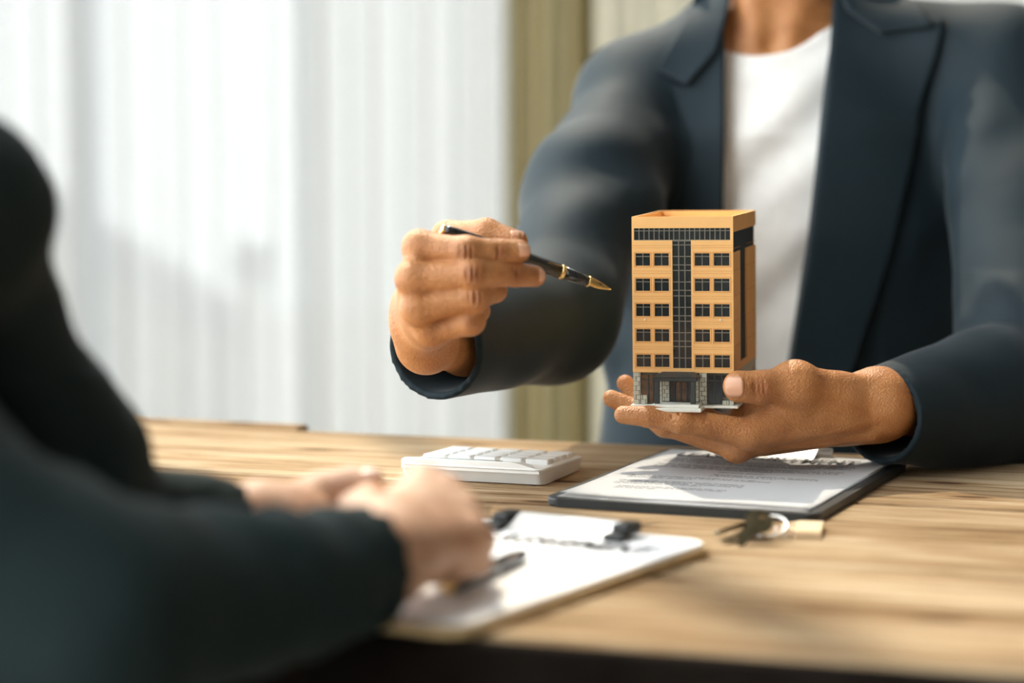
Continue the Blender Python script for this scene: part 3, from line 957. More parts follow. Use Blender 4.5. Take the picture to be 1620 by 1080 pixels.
sheet('under_sheet', .208, .294, paper_mat('plain_sheet', [(-.001, .001, .5, .0001)]), sh2, 0.0, 2, .0002)
p2 = sheet('top_sheet', .208, .290, paper_mat('lease_print', ln), sh2, .0016, 3, .0005, 24, lift2)
p2.location.y = .004
text_mesh('LEASE AGREEMENT', .165, M['ink'], sh2, (-.002, .110, .0034), bold=.022, tall=1.7)

# front clipboard (hardboard edge)
k0, k1 = T(752, 818, TABLE_Z + .008), T(1138, 856, TABLE_Z + .008)
ang1 = math.atan2(k1[1] - k0[1], k1[0] - k0[0])
vx = np.array([math.cos(ang1), math.sin(ang1), 0]); vy = np.array([-math.sin(ang1), math.cos(ang1), 0])
C1W, C1H = 0.224, 0.345
ctr1 = k1 - vx * (C1W / 2) - vy * (C1H / 2)
cb1 = empty('clipboard', (ctr1[0], ctr1[1], TABLE_Z), ang1)
tag(cb1, 'hardboard clipboard at the front of the table beside the clasped hands', 'clipboard')
bm_obj('board', prism_bm(round_rect(-C1W / 2, C1W / 2, -C1H / 2, C1H / 2, .026, 10), 0.0005, .0065, .0008), M['board_tan'], cb1)
clip(cb1, C1H / 2 - .020, .0082, .112, M['satin'])
sh1 = empty('document', (ctr1[0], ctr1[1], TABLE_Z + .0068), ang1)
tag(sh1, 'white lease agreement sheets on the front clipboard under the loose pen', 'document')
def paper_poly(w, h, r): return round_rect(-w / 2, w / 2, -h / 2, h / 2, r, 8)
bm_obj('under_sheet', prism_bm(paper_poly(.218, .336, .020), 0, .0010), paper_mat('plain_sheet_b', [(-.001, .001, .9, .0001)]), sh1)
bm_obj('top_sheet', prism_bm(paper_poly(.217, .334, .020), .0013, .0022), paper_mat('lease_print_b', [(-.001, .001, .9, .0001)]), sh1)
text_mesh('LEASE AGREEMENT', .188, M['ink'], sh1, (.0, .102, .0026), bold=.03, tall=2.0)

# ================================================================== calculator
c0, c1, c2 = T(858, 771), T(631, 759), T(936, 745)
w_ = np.linalg.norm(c1 - c0); ca_ = math.atan2(c0[1] - c1[1], c0[0] - c1[0])
calc = empty('calculator', (c0[0], c0[1], TABLE_Z), ca_)
tag(calc, 'white desktop calculator with square keys on the table', 'calculator')
KW, KL = float(w_), 0.116                       # local x: -KW..0 along the display edge, local y: 0..KL away from us
hz = .0125
bm = prism_bm(round_rect(-KW, 0, 0, KL, .007, 6), .0, hz, .0)
for v in bm.verts:                               # lower edge tucked in, whole body tipped up at the display edge
    if v.co.z < .001:
        v.co.x = -KW / 2 + (v.co.x + KW / 2) * .985; v.co.y = KL / 2 + (v.co.y - KL / 2) * .86
    else:
        v.co.z = .0110 + .0035 * (1 - v.co.y / KL)
es = [e for e in bm.edges if min(e.verts[0].co.z, e.verts[1].co.z) > .009]
bmesh.ops.bevel(bm, geom=es, offset=.0012, segments=2, affect='EDGES', profile=.5)
bm_obj('body', bm, M['white_plastic'], calc)
bm = bmesh.new()                                  # raised display hump with sloped ends
prof = [(-KW + .002, .010), (-KW + .002, .0180), (-KW + .006, .0195), (-.030, .0195), (-.024, .0188), (-.006, .0145), (-.003, .012), (-.003, .010)]
a = [bm.verts.new((x, .0008, z)) for x, z in prof]; b_ = [bm.verts.new((x, .030, z - (.004 if z > .012 else 0))) for x, z in prof]
n = len(prof)
for i in range(n): bm.faces.new((a[i], a[(i + 1) % n], b_[(i + 1) % n], b_[i]))
bm.faces.new(a[::-1]); bm.faces.new(b_)
bmesh.ops.recalc_face_normals(bm, faces=bm.faces)
bmesh.ops.bevel(bm, geom=[e for e in bm.edges if min(v.co.z for v in e.verts) > .011], offset=.0009, segments=2, affect='EDGES', profile=.5)
bm_obj('display_housing', bm, M['white_plastic'], calc)
bm = bmesh.new(); add_box(bm, -KW + .02, -.045, .0, .020, 0, .0006)
o = bm_obj('display_screen', bm, M['lcd'], calc); o.location = (0, .006, .0189); o.rotation_euler.x = R(-7.8)
kme = None
cols_n, rows_n = 5, 4
kw, kl = (KW - .012) / cols_n, (KL - .040) / rows_n
for r in range(rows_n):
    for c in range(cols_n):
        if kme is None:
            bm = bmesh.new(); add_box(bm, -kw / 2 + .0016, kw / 2 - .0016, -kl / 2 + .0015, kl / 2 - .0015, -.002, .0042, .0013, 2)
            kme = bpy.data.meshes.new('key'); bm.to_mesh(kme); bm.free(); kme.materials.append(M['key_white'])
        o = bpy.data.objects.new('key', kme); COL.objects.link(o); o.parent = calc
        y = .036 + kl * (r + .5)
        o.location = (-KW + .006 + kw * (c + .5), y, .0110 + .0035 * (1 - y / KL)); o.rotation_euler.x = R(-1.7)
for (x, y) in ((-.012, .012), (-KW + .012, .012), (-.012, KL - .012), (-KW + .012, KL - .012)):
    o = bm_obj('foot', lathe_bm([(0, -.0008), (.004, -.0008), (.004, .0005), (0, .0005)], 14), M['rubber'], calc); o.location = (x, y, 0)
calc.location.z += .0009

# ================================================================== house keys on a ring
kr = T(1212, 838)
keys = empty('key_ring', (kr[0], kr[1], TABLE_Z))
tag(keys, 'bunch of dark keys on a steel ring with a wooden tag', 'keys')
def loc(px, py, z): 
    q = T(px, py, TABLE_Z + z); return Vector((q[0] - kr[0], q[1] - kr[1], z))
def ring(name, c, r, t, tilt, m, yaw=0.0):
    pts = []
    Mx = Matrix.Rotation(yaw, 3, 'Z') @ Matrix.Rotation(tilt, 3, 'X')
    for i in range(28):
        a = 2 * math.pi * i / 28
        pts.append(Vector(c) + Mx @ Vector((r * math.cos(a), r * math.sin(a), 0)))
    return bm_obj(name, tube_bm(pts, t, 8, True), m, keys, True)
ring('split_ring', loc(1216, 832, .0075), .0135, .0011, R(24), M['steel'], R(-20))
ring('split_ring', loc(1216, 832, .0092), .0135, .0011, R(26), M['steel'], R(-20))
def key(h, tip, z, yawroll):
    h = Vector(h); tip = Vector(tip); d = tip - h; L = d.length; d.normalize()
    root = bpy.data.objects.new('house_key', None)
    bm = bmesh.new()
    # bow with a hole
    n = 24
    o_ = [(.0105 * math.cos(2 * math.pi * i / n) - .004, .0105 * math.sin(2 * math.pi * i / n)) for i in range(n)]
    i_ = [(.0030 * math.cos(2 * math.pi * i / n) - .009, .0030 * math.sin(2 * math.pi * i / n)) for i in range(n)]
    t = .0011
    vo = [[bm.verts.new((x, y, s * t)) for x, y in o_] for s in (-1, 1)]
    vi = [[bm.verts.new((x, y, s * t)) for x, y in i_] for s in (-1, 1)]
    for i in range(n):
        j = (i + 1) % n
        bm.faces.new((vo[1][i], vo[1][j], vi[1][j], vi[1][i])); bm.faces.new((vo[0][j], vo[0][i], vi[0][i], vi[0][j]))
        bm.faces.new((vo[0][i], vo[0][j], vo[1][j], vo[1][i])); bm.faces.new((vi[0][j], vi[0][i], vi[1][i], vi[1][j]))
    prof = [(.004, .0042), (L - .004, .0042), (L, .001), (L - .003, -.0015)]
    x = L - .004
    k = 0
    while x > .016:
        prof.append((x, -.0042 if k % 2 else -.0018)); x -= .0028; k += 1
    prof += [(.014, -.0045), (.004, -.0045)]
    a = [bm.verts.new((x, y, -.0009)) for x, y in prof]; b_ = [bm.verts.new((x, y, .0009)) for x, y in prof]
    for i in range(len(prof)): bm.faces.new((a[i], a[(i + 1) % len(prof)], b_[(i + 1) % len(prof)], b_[i]))
    bm.faces.new(a[::-1]); bm.faces.new(b_)
    bmesh.ops.recalc_face_normals(bm, faces=bm.faces)
    o = bm_obj('house_key', bm, M['dark_steel'], keys)
    o.location = h
    X = d; Z = Vector((0, 0, 1)); Y = Z.cross(X).normalized(); Z = X.cross(Y)
    o.rotation_euler = (Matrix((X, Y, Z)).transposed().to_4x4() @ Matrix.Rotation(yawroll, 4, 'X')).to_euler()
    bpy.data.objects.remove(root)
    return o
key(loc(1188, 826, .011), loc(1128, 846, .004), 0, R(35))
key(loc(1196, 830, .014), loc(1166, 862, .002), 0, R(-30))
key(loc(1186, 838, .007), loc(1140, 856, .002), 0, R(15))
ring('link_ring', loc(1234, 842, .0045), .0045, .0007, R(60), M['steel'], R(30))
tg0, tg1 = loc(1234, 846, .0), loc(1300, 848, .0)
tv = tg1 - tg0; ta = math.atan2(tv.y, tv.x); tl = tv.length
bm = prism_bm([(0, .004), (.013, -.0115), (tl, -.0115), (tl, .036), (.013, .036), (0, .018)], .0004, .0055, .0005)
o = bm_obj('wooden_tag', bm, M['tag_wood'], keys); o.location = (tg0.x, tg0.y, 0); o.rotation_euler.z = ta
o['label'] = 'pale wooden house-shaped tag'
bmr = lathe_bm([(.0018, .0002), (.0032, .0002), (.0032, .0022), (.0018, .0022)], 18)
o2 = bm_obj('tag_eyelet', bmr, M['steel'], o); o2.location = (.0085, .011, .0042)

# ================================================================== people
def J(px, py, d, r): return (P(px, py, d), r)
def npv(*a): return np.array(a, float)
def hand_sdf(lo_hi_pts, vox, build):
    pts = np.array([p for p, r in lo_hi_pts])
    s = SDF(pts.min(0) - .045, pts.max(0) + .045, vox)
    build(s)
    return s
def wave_folds(s, amp, freq, seed, sl=None):
    """soft cloth folds pushed into the distance field"""
    rnd = np.random.RandomState(seed)
    sl = sl or s.all()
    x, y, z = s.grid(sl)
    f = 0
    for i in range(4):
        k = rnd.normal(size=3); k /= np.linalg.norm(k); w = freq * (0.6 + 0.35 * i)
        k2 = rnd.normal(size=3); k2 /= np.linalg.norm(k2)
        ph = rnd.uniform(0, 6.28)
        f = f + np.sin(w * (k[0] * x + k[1] * y + k[2] * z) + 1.3 * np.sin(w * .5 * (k2[0] * x + k2[1] * y + k2[2] * z)) + ph) / (1 + .6 * i)
    s.D[sl] += (amp * f).astype(np.float32)
def ring_folds(s, a, b, amp, n, seed, rad=.11):
    """sleeve creases: broken, slanting folds lying roughly across the axis a-b"""
    a, b = npv(*a), npv(*b); L = np.linalg.norm(b - a); t = (b - a) / L
    sl = s.sl(np.minimum(a, b) - rad, np.maximum(a, b) + rad)
    x, y, z = s.grid(sl)
    h = (x - a[0]) * t[0] + (y - a[1]) * t[1] + (z - a[2]) * t[2]
    rnd = np.random.RandomState(seed)
    w = np.clip(h / L + .05, 0, 1) * np.clip(1.0 - h / L, 0, 1) * 4
    f = 0
    for i in range(3):
        k = rnd.normal(size=3); k -= t * (k @ t); k /= np.linalg.norm(k)
        k2 = np.cross(k, t)
        u = k[0] * x + k[1] * y + k[2] * z - k @ a; v = k2[0] * x + k2[1] * y + k2[2] * z - k2 @ a
        ph = rnd.uniform(0, 6.28, 3)
        mask = np.clip(.5 + .9 * np.sin(u * 28 + ph[1]) * np.cos(h * 17 + ph[2]), 0, 1)
        sl_ = rnd.choice([-1, 1]) * rnd.uniform(25, 55)
        f = f + mask * np.sin(2 * math.pi * n * (.75 + .4 * i) * h / L + sl_ * v + 1.1 * np.sin(v * 25 + ph[2]) + ph[0]) / (1 + .4 * i)
    s.D[sl] += (amp * w * f).astype(np.float32)
def plane_cut(s, pt, nrm, rad):
    n = npv(*nrm); n /= np.linalg.norm(n); pt = npv(*pt)
    sl = s.sl(pt - rad, pt + rad)
    x, y, z = s.grid(sl)
    d = (x - pt[0]) * n[0] + (y - pt[1]) * n[1] + (z - pt[2]) * n[2]
    s.D[sl] = np.maximum(s.D[sl], d.astype(np.float32))
def nail(parent_body, person, c, n, t, w, l, r, m):
    """curved nail plate at c: n out of the finger, t towards the tip"""
    n = Vector(n).normalized(); t = Vector(t); t = (t - n * t.dot(n)).normalized(); s = t.cross(n)
    bm = bmesh.new(); g = []
    for j in range(9):
        row = []
        v = -1 + 2 * j / 8
        half = w / 2 * math.sqrt(max(.04, 1 - (max(0, abs(v) - .35) / .72) ** 2))
        for i in range(9):
            u = -1 + 2 * i / 8
            x = u * half
            drop = r - math.sqrt(max(0, r * r - x * x)) + .0011 * max(0, v) ** 2 + .0009 * max(0, -v) ** 2
            row.append(bm.verts.new(Vector(c) + s * x + t * (v * l / 2) - n * drop))
        g.append(row)
    for j in range(8):
        for i in range(8): bm.faces.new((g[j][i], g[j][i + 1], g[j + 1][i + 1], g[j + 1][i]))
    bmesh.ops.recalc_face_normals(bm, faces=bm.faces)
    if sum((f.normal.dot(n) for f in bm.faces)) < 0: bmesh.ops.reverse_faces(bm, faces=bm.faces[:])
    bmesh.ops.solidify(bm, geom=bm.faces[:], thickness=.0007)
    o = bm_obj('fingernail', bm, m, None, True)
    o.parent = parent_body
    return o
def head_into(s, c, face, h=.225):
    """skull, jaw, nose, ears, brow, lips into a distance field"""
    c = npv(*c); f = npv(*face); f[2] = 0; f /= np.linalg.norm(f); sd = npv(-f[1], f[0], 0); up = npv(0, 0, 1)
    s.cone(c + up * .045 - f * .02, c + up * .03 + f * .015, .082, .080, .02)
    s.cone(c + up * .0, c - up * .075 + f * .035, .068, .040, .03)
    s.cone(c - up * .085 + f * .055, c - up * .085 + f * .06, .022, .020, .02)
    s.cone(c + up * .012 + f * .092, c - up * .025 + f * .108, .007, .013, .012)
    for q in (-1, 1):
        s.cone(c + up * .02 + f * .085 + sd * .034 * q, c + up * .022 + f * .088 + sd * .014 * q, .010, .009, .012)
        s.cone(c + up * .0 + f * .088 + sd * .031 * q, c + f * .09 + sd * .031 * q, .011, .011, .008, cut=True)
        s.cone(c + f * .080 + sd * .031 * q, c + f * .081 + sd * .031 * q, .012, .012, .002)
        s.cone(c + up * .02 + sd * .083 * q - f * .01, c - up * .025 + sd * .080 * q, .015, .010, .006, flat=(sd, .4))
    s.cone(c - up * .052 + f * .092 + sd * .018, c - up * .052 + f * .092 - sd * .018, .0075, .0075, .006)
    s.cone(c - up * .062 + f * .090 + sd * .015, c - up * .062 + f * .090 - sd * .015, .0075, .0075, .006)

# ------------------------------------------------------------------ the suited man
man = empty('person', (0.295, 2.45, 0.0))
tag(man, 'man in navy suit jacket and white T-shirt holding a pen and model building', 'person')
NX = 0.292
VOX_H = 0.00125
# right hand with the pen
rh = dict(
    wrist=J(674, 545, 1.905, .0195), fore=J(735, 548, 1.99, .0235), fore2=J(860, 505, 2.14, .038),
    im=J(664, 391, 1.802, .0125), ip=J(738, 397, 1.786, .0108), id=J(792, 398, 1.796, .0101), it=J(821, 397, 1.800, .0092),
    mm=J(653, 440, 1.792, .0125), mp=J(748, 433, 1.780, .0108), md=J(815, 434, 1.803, .0098), mt=J(847, 437, 1.815, .0084),
    rm=J(660, 487, 1.795, .0122), rp=J(752, 469, 1.787, .0110), rd=J(783, 459, 1.818, .0098), rt=J(752, 452, 1.838, .0090),
    pm=J(682, 523, 1.810, .0115), pp=J(744, 507, 1.798, .0106), pd=J(757, 492, 1.828, .0092), pt=J(730, 486, 1.842, .0085),
    tc=J(668, 480, 1.885, .017), tm=J(708, 374, 1.872, .0125), ti=J(770, 366, 1.849, .0100), tt=J(818, 381, 1.839, .0088))
def build_rh(s):
    g = rh
    K = .010
    for b_, m_, k in (('im', (664, 468, 1.880), 0), ('mm', (661, 488, 1.878), 0), ('rm', (663, 508, 1.880), 0), ('pm', (670, 526, 1.885), 0)):
        base = P(*m_)
        s.cone(base, g[b_][0], .0165, g[b_][1] * .98, .014)
    s.cone(P(663, 498, 1.885), g['wrist'][0], .018, .0195, .02)
    s.cone(P(668, 518, 1.885), g['wrist'][0], .018, .0195, .02)
    s.chain([g['wrist'], g['fore'], g['fore2']], .012)
    # palm mass behind the fingers
    s.cone(P(690, 430, 1.835), P(690, 505, 1.845), .019, .018, .016)
    for q in 'imrp':
        s.chain([g[q + 'm'], g[q + 'p']], .0018)
        s.chain([g[q + 'p'], g[q + 'd'], g[q + 't']], .0018)
        # knuckle swellings
        a, r = g[q + 'm']; s.cone(a, a, r * 1.02, r * 1.02, .008)
        a, r = g[q + 'p']; s.cone(a, a, r * 1.05, r * 1.05, .006)
    s.chain([g['tc'], g['tm']], .014); s.chain([g['tm'], g['ti'], g['tt']], .006)
    # creases over the finger joints
    for q, (x, y) in (('ip', (1, 0)), ('mp', (1, 0)), ('rp', (1, 0)), ('id', (1, 0)), ('md', (1, 0))):
        a, r = g[q]
        for dx in (-.0045, 0, .0045) if q[1] == 'p' else (-.002, .002):
            c = a + npv(dx, -r * 1.05, 0)
            s.cone(c + npv(0, 0, .005), c - npv(0, 0, .005), .0009, .0009, .0012, cut=True)
s_rh = hand_sdf(list(rh.values())[:1] + list(rh.values())[3:] + [J(720, 556, 1.98, .03)], VOX_H, build_rh)
me_rh = s_rh.mesh('right_hand')
# left hand carrying the building
lh = dict(
    wrist=J(1388, 640, 1.985, .0265), fore=J(1470, 636, 2.045, .031), fore2=J(1600, 612, 2.15, .040),
    im=J(1186, 686, 1.944, .0132), ip=J(1078, 665, 1.938, .0100), id=J(1026, 659, 1.938, .0090), it=J(986, 656, 1.942, .0078),
    mm=J(1166, 706, 1.968, .0122), mp=J(1052, 671, 1.982, .0098), md=J(1002, 646, 1.988, .0088), mt=J(967, 630, 1.990, .0075),
    rm=J(1172, 702, 1.992, .0122), rp=J(1062, 668, 2.015, .0095), rd=J(1010, 628, 2.024, .0086), rt=J(989, 606, 2.026, .0076),
    pm=J(1198, 688, 2.012, .0115), pp=J(1118, 662, 2.045, .0085), pd=J(1080, 648, 2.055, .0078), pt=J(1055, 640, 2.06, .0070),
    tc=J(1322, 622, 1.960, .0185), tm=J(1258, 608, 1.938, .0178), ti=J(1205, 613, 1.923, .0138), tt=J(1169, 611, 1.920, .0136))
def build_lh(s):
    g = lh
    for b_, m_, r in (('im', (1325, 648, 1.965), .020), ('mm', (1330, 660, 1.980), .0185), ('rm', (1335, 662, 1.995), .018), ('pm', (1340, 655, 2.008), .018)):
        s.cone(P(*m_), g[b_][0], r, g[b_][1], .016)
    for m_ in ((1325, 640, 1.97), (1335, 655, 1.985), (1340, 650, 2.0)):
        s.cone(P(*m_), g['wrist'][0], .0195, .0255, .02)
    s.chain([g['wrist'], g['fore'], g['fore2']], .012)
    s.cone(P(1290, 668, 1.975), P(1215, 680, 1.985), .017, .014, .016)     # palm
    for q in 'imrp':
        s.chain([g[q + 'm'], g[q + 'p']], .005)
        s.chain([g[q + 'p'], g[q + 'd'], g[q + 't']], .003)
        a, r = g[q + 'p']; s.cone(a, a, r * 1.04, r * 1.04, .006)
    a, r = g['mm']; s.cone(a + npv(0, 0, -.001), a, r * 1.02, r, .006)
    s.chain([g['tc'], g['tm']], .016); s.chain([g['tm'], g['ti']], .008); s.chain([g['ti'], g['tt']], .005)
    s.cone(g['tm'][0], g['tm'][0], .0184, .0184, .01)
    s.cone(P(1175, 668, 1.975), P(1262, 645, 1.972), .0150, .0165, .012)   # heel of the palm seen past the thumb
    s.cone(P(1180, 665, 2.0), P(1262, 645, 2.0), .0150, .0165, .012)
    s.cone(P(1262, 645, 1.948), P(1205, 672, 1.948), .0110, .0095, .012)     # web between thumb and forefinger
    # tendons of the wrist and thumb
    s.cone(P(1400, 608, 1.975), P(1320, 606, 1.950), .0045, .0045, .010)
    s.cone(P(1380, 688, 1.968), P(1210, 706, 1.958), .0030, .0030, .010)
    s.cone(P(1360, 668, 1.955), P(1230, 688, 1.945), .0028, .0028, .010)
    # creases: palm side of forefinger and thumb joint
    for (x, y) in ((1060, 651), (1072, 653), (1112, 660), (1124, 664)):
        s.cone(P(x, y - 8, 1.929), P(x + 3, y + 10, 1.929), .0009, .0009, .0014, cut=True)
    for x in (1194, 1201, 1208):
        s.cone(P(x, 597, 1.9085), P(x + 2, 628, 1.9085), .0010, .0010, .0016, cut=True)
s_lh = hand_sdf(list(lh.values())[:1] + list(lh.values())[3:] + [J(1440, 638, 2.02, .03)], VOX_H, build_lh)
me_lh = s_lh.mesh('left_hand')

# coarse body: torso, neck, head, arms running into the hands
SH_R, SH_L = npv(.138, 2.48, 1.085), npv(.520, 2.43, 1.115)
EL_R, EL_L = P(874, 502, 2.16), P(1640, 622, 2.17)
b = SDF((.02, 1.93, .50), (.66, 2.64, 1.56), .0045)
b.loft([(.52, NX, 2.50, .16, .115), (.75, NX, 2.50, .150, .105), (.95, NX, 2.49, .160, .112), (1.05, NX, 2.495, .145, .098), (1.12, NX, 2.50, .120, .074), (1.17, NX, 2.50, .07, .055)])
b.cone((NX, 2.50, 1.10), (NX - .004, 2.475, 1.30), .062, .054, .03)
for q in (-1, 1):
    b.cone((NX + .03 * q, 2.49, 1.15), (NX + .15 * q, 2.485, 1.09), .045, .05, .04)
    b.cone((NX - .018 + .012 * q, 2.432, 1.132), (NX + .046 * q, 2.455, 1.29), .010, .013, .016)   # neck tendons
b.cone((NX - .02, 2.428, 1.118), (NX + .07, 2.45, 1.138), .009, .009, .02); b.cone((NX - .035, 2.428, 1.118), (NX - .11, 2.45, 1.130), .009, .009, .02)   # collar bones
b.cone((NX - .018, 2.415, 1.148), (NX - .014, 2.41, 1.165), .010, .010, .012, cut=True)
head_into(b, (NX - .006, 2.455, 1.395), (-.15, -1, 0))
b.chain([(SH_R, .05), (EL_R, .042)], .02); b.chain([(SH_L, .05), (EL_L, .042)], .02)
b.chain([(EL_R, .042), (rh['fore'][0], .0235)], .01)
b.chain([(EL_L, .042), (lh['fore'][0], .0305)], .01)
me_body = b.mesh('body')
body = link('body', weld_union(me_body, [me_rh, me_lh]), M['skin'])
world_child(body, man)
body.data.materials.clear(); body.data.materials.append(M['skin'])
for o in (me_rh, me_lh, me_body): bpy.data.meshes.remove(o)
def pigment(me, spots):
    co = np.empty(len(me.vertices) * 3, np.float32); me.vertices.foreach_get('co', co); co = co.reshape(-1, 3)
    w = np.zeros(len(co), np.float32)
    for c, rad in spots:
        d2 = ((co - np.array(c, np.float32)) ** 2).sum(1)
        w = np.maximum(w, np.exp(-d2 / (rad * rad)))
    a = me.attributes.new('joint_pigment', 'FLOAT', 'POINT'); a.data.foreach_set('value', w)
pigment(body.data, [(rh[q][0] + npv(.001, -rh[q][1], 0), rad) for q, rad in (('ip', .0085), ('mp', .0085), ('rp', .007), ('pp', .006), ('id', .006), ('md', .006))]
    + [(lh['ti'][0] + npv(.0, -.013, .0), .0105), (lh['ti'][0] + npv(-.009, -.014, .0), .007)])
# nails
toward = npv(0, -1, .0)
def wn(c, r, n): return c + r * npv(*n) / np.linalg.norm(n)
nl = []
nl.append(nail(body, man, wn(rh['it'][0] + npv(.001, 0, 0), .0094, (.30, -1, .12)), (.30, -1, .12), (1, .25, -.05), .0105, .0115, .0085, M['nail']))
nl.append(nail(body, man, wn(rh['mt'][0] + npv(.0005, 0, 0), .0087, (.25, -1, .15)), (.25, -1, .15), (1, .35, -.05), .0100, .0115, .0080, M['nail']))
nl.append(nail(body, man, wn(rh['tt'][0] + npv(-.001, 0, 0), .0090, (.2, -.45, 1)), (.2, -.45, 1), (1, .2, -.3), .0110, .0120, .0085, M['nail']))
nl.append(nail(body, man, wn(lh['tt'][0] + npv(-.0005, 0, .0), .0138, (-.42, -1, .10)), (-.42, -1, .10), (-1, .1, 0), .0185, .0165, .0138, M['nail']))

# hair (above the frame)
h = SDF((.15, 2.32, 1.36), (.44, 2.62, 1.56), .005)
hc = npv(NX - .006, 2.455, 1.395)
h.cone(hc + npv(0, .02, .05), hc + npv(.0, .0, .048), .092, .088, .02)
h.cone(hc + npv(0, -.09, -.05), hc + npv(0, -.10, .0), .075, .06, .02, cut=True)
world_child(link('hair', h.mesh('hair'), M['hair']), man)

# T-shirt with a round neckline
t = SDF((.08, 2.30, .50), (.52, 2.64, 1.22), .0035)
t.loft([(.52, NX, 2.50, .172, .127), (.75, NX, 2.50, .160, .116), (.95, NX, 2.49, .168, .121), (1.05, NX, 2.49, .158, .114), (1.12, NX, 2.495, .134, .088), (1.17, NX, 2.50, .078, .062), (1.20, NX, 2.50, .06, .055)])
for q in (-1, 1): t.cone((NX + .03 * q, 2.49, 1.15), (NX + .15 * q, 2.485, 1.09), .051, .056, .04)
x, y, z = t.grid(t.all())
fold = .0030 * np.sin(62 * ((x - .22) * .72 - (z - 1.0) * .60) + .8 * np.sin(9 * z)) * np.clip((1.16 - z) / .1, 0, 1) + .0016 * np.sin(120 * ((x - .22) * .62 - (z - 1.0) * .70))
t.D += np.where(y < 2.5, fold, 0).astype(np.float32)
nc = P(1200, 92, 2.40)
t.cone((nc[0] + .0, 2.28, nc[2] + .0985), (nc[0] + .0, 2.52, nc[2] + .1035), .0985, .0985, .003, cut=True)
t.cone((nc[0] + .03, 2.28, nc[2] + .1185), (nc[0] + .03, 2.52, nc[2] + .1235), .0985, .0985, .003, cut=True)
tee = link('t_shirt', t.mesh('t_shirt'), M['tee']); world_child(tee, man)
tee['label'] = 'white crew-neck T-shirt'

# suit jacket
CU_R, CU_L = P(692, 549, 1.955), P(1398, 656, 1.992)
j = SDF((-.13, 1.86, .50), (.68, 2.68, 1.25), .0038)
j.loft([(.51, NX + .02, 2.50, .225, .150), (.75, NX + .02, 2.50, .212, .142), (.95, NX + .02, 2.49, .215, .143), (1.05, NX + .015, 2.49, .20, .132), (1.12, NX, 2.495, .15, .105), (1.18, NX, 2.50, .085, .075), (1.21, NX, 2.505, .07, .065)])
for q, sh in ((-1, SH_R), (1, SH_L)):
    j.cone((NX + .04 * q, 2.495, 1.158), sh + npv(0, 0, .004), .048, .066, .05)
front = j.D.copy()
fgrid = (j.ax[0], j.ax[1], j.ax[2])
wave_folds(j, .0016, 26, 11)
j.chain([(SH_R, .066), ((SH_R * .5 + EL_R * .5) + npv(-.006, 0, 0), .066), (EL_R, .060)], .03)
j.chain([(EL_R, .060), (CU_R, .0455)], .02)
j.chain([(SH_L, .066), ((SH_L * .5 + EL_L * .5), .066), (EL_L, .080)], .03)
j.chain([(EL_L, .080), (CU_L, .0435)], .02)
ring_folds(j, SH_R, EL_R, .0042, 2.2, 3); ring_folds(j, EL_R, CU_R, .0022, 1.6, 4)
ring_folds(j, SH_L, EL_L, .0035, 2.0, 5); ring_folds(j, EL_L, CU_L, .0030, 1.8, 6)
def edge_fn(pts, d=2.36):
    w = np.array([P(a, c, d) for a, c in pts]); o = np.argsort(w[:, 2])
    return w[o, 2], w[o, 0]
INL = [(1172, -40), (1164, 0), (1150, 60), (1146, 130), (1141, 340), (1140, 620), (1140, 760)]
INR = [(1338, -40), (1328, 0), (1312, 120), (1296, 220), (1276, 400), (1248, 600), (1228, 760)]
zl, xl = edge_fn(INL); zr, xr_ = edge_fn(INR)
x, y, z = j.grid(j.all())
L_ = np.interp(z.ravel(), zl, xl)[None, None, :]; R_ = np.interp(z.ravel(), zr, xr_)[None, None, :]
dcut = np.maximum(np.maximum(L_ - x, x - R_), y - 2.47)
j.put(j.all(), dcut.astype(np.float32), .004, True)
j.cone((NX, 2.47, 1.10), (NX, 2.46, 1.30), .066, .080, .004, cut=True)
for cu, el, r in ((CU_R, EL_R, .0455), (CU_L, EL_L, .0435)):
    ax_ = (cu - el) / np.linalg.norm(cu - el)
    plane_cut(j, cu + ax_ * .006, ax_, .085)
    j.cone(cu + ax_ * .03, cu - ax_ * .07, r - .0058, r - .009, .001, cut=True)
jacket = link('suit_jacket', j.mesh('suit_jacket'), M['navy']); world_child(jacket, man)
jacket['label'] = 'navy wool suit jacket worn open'

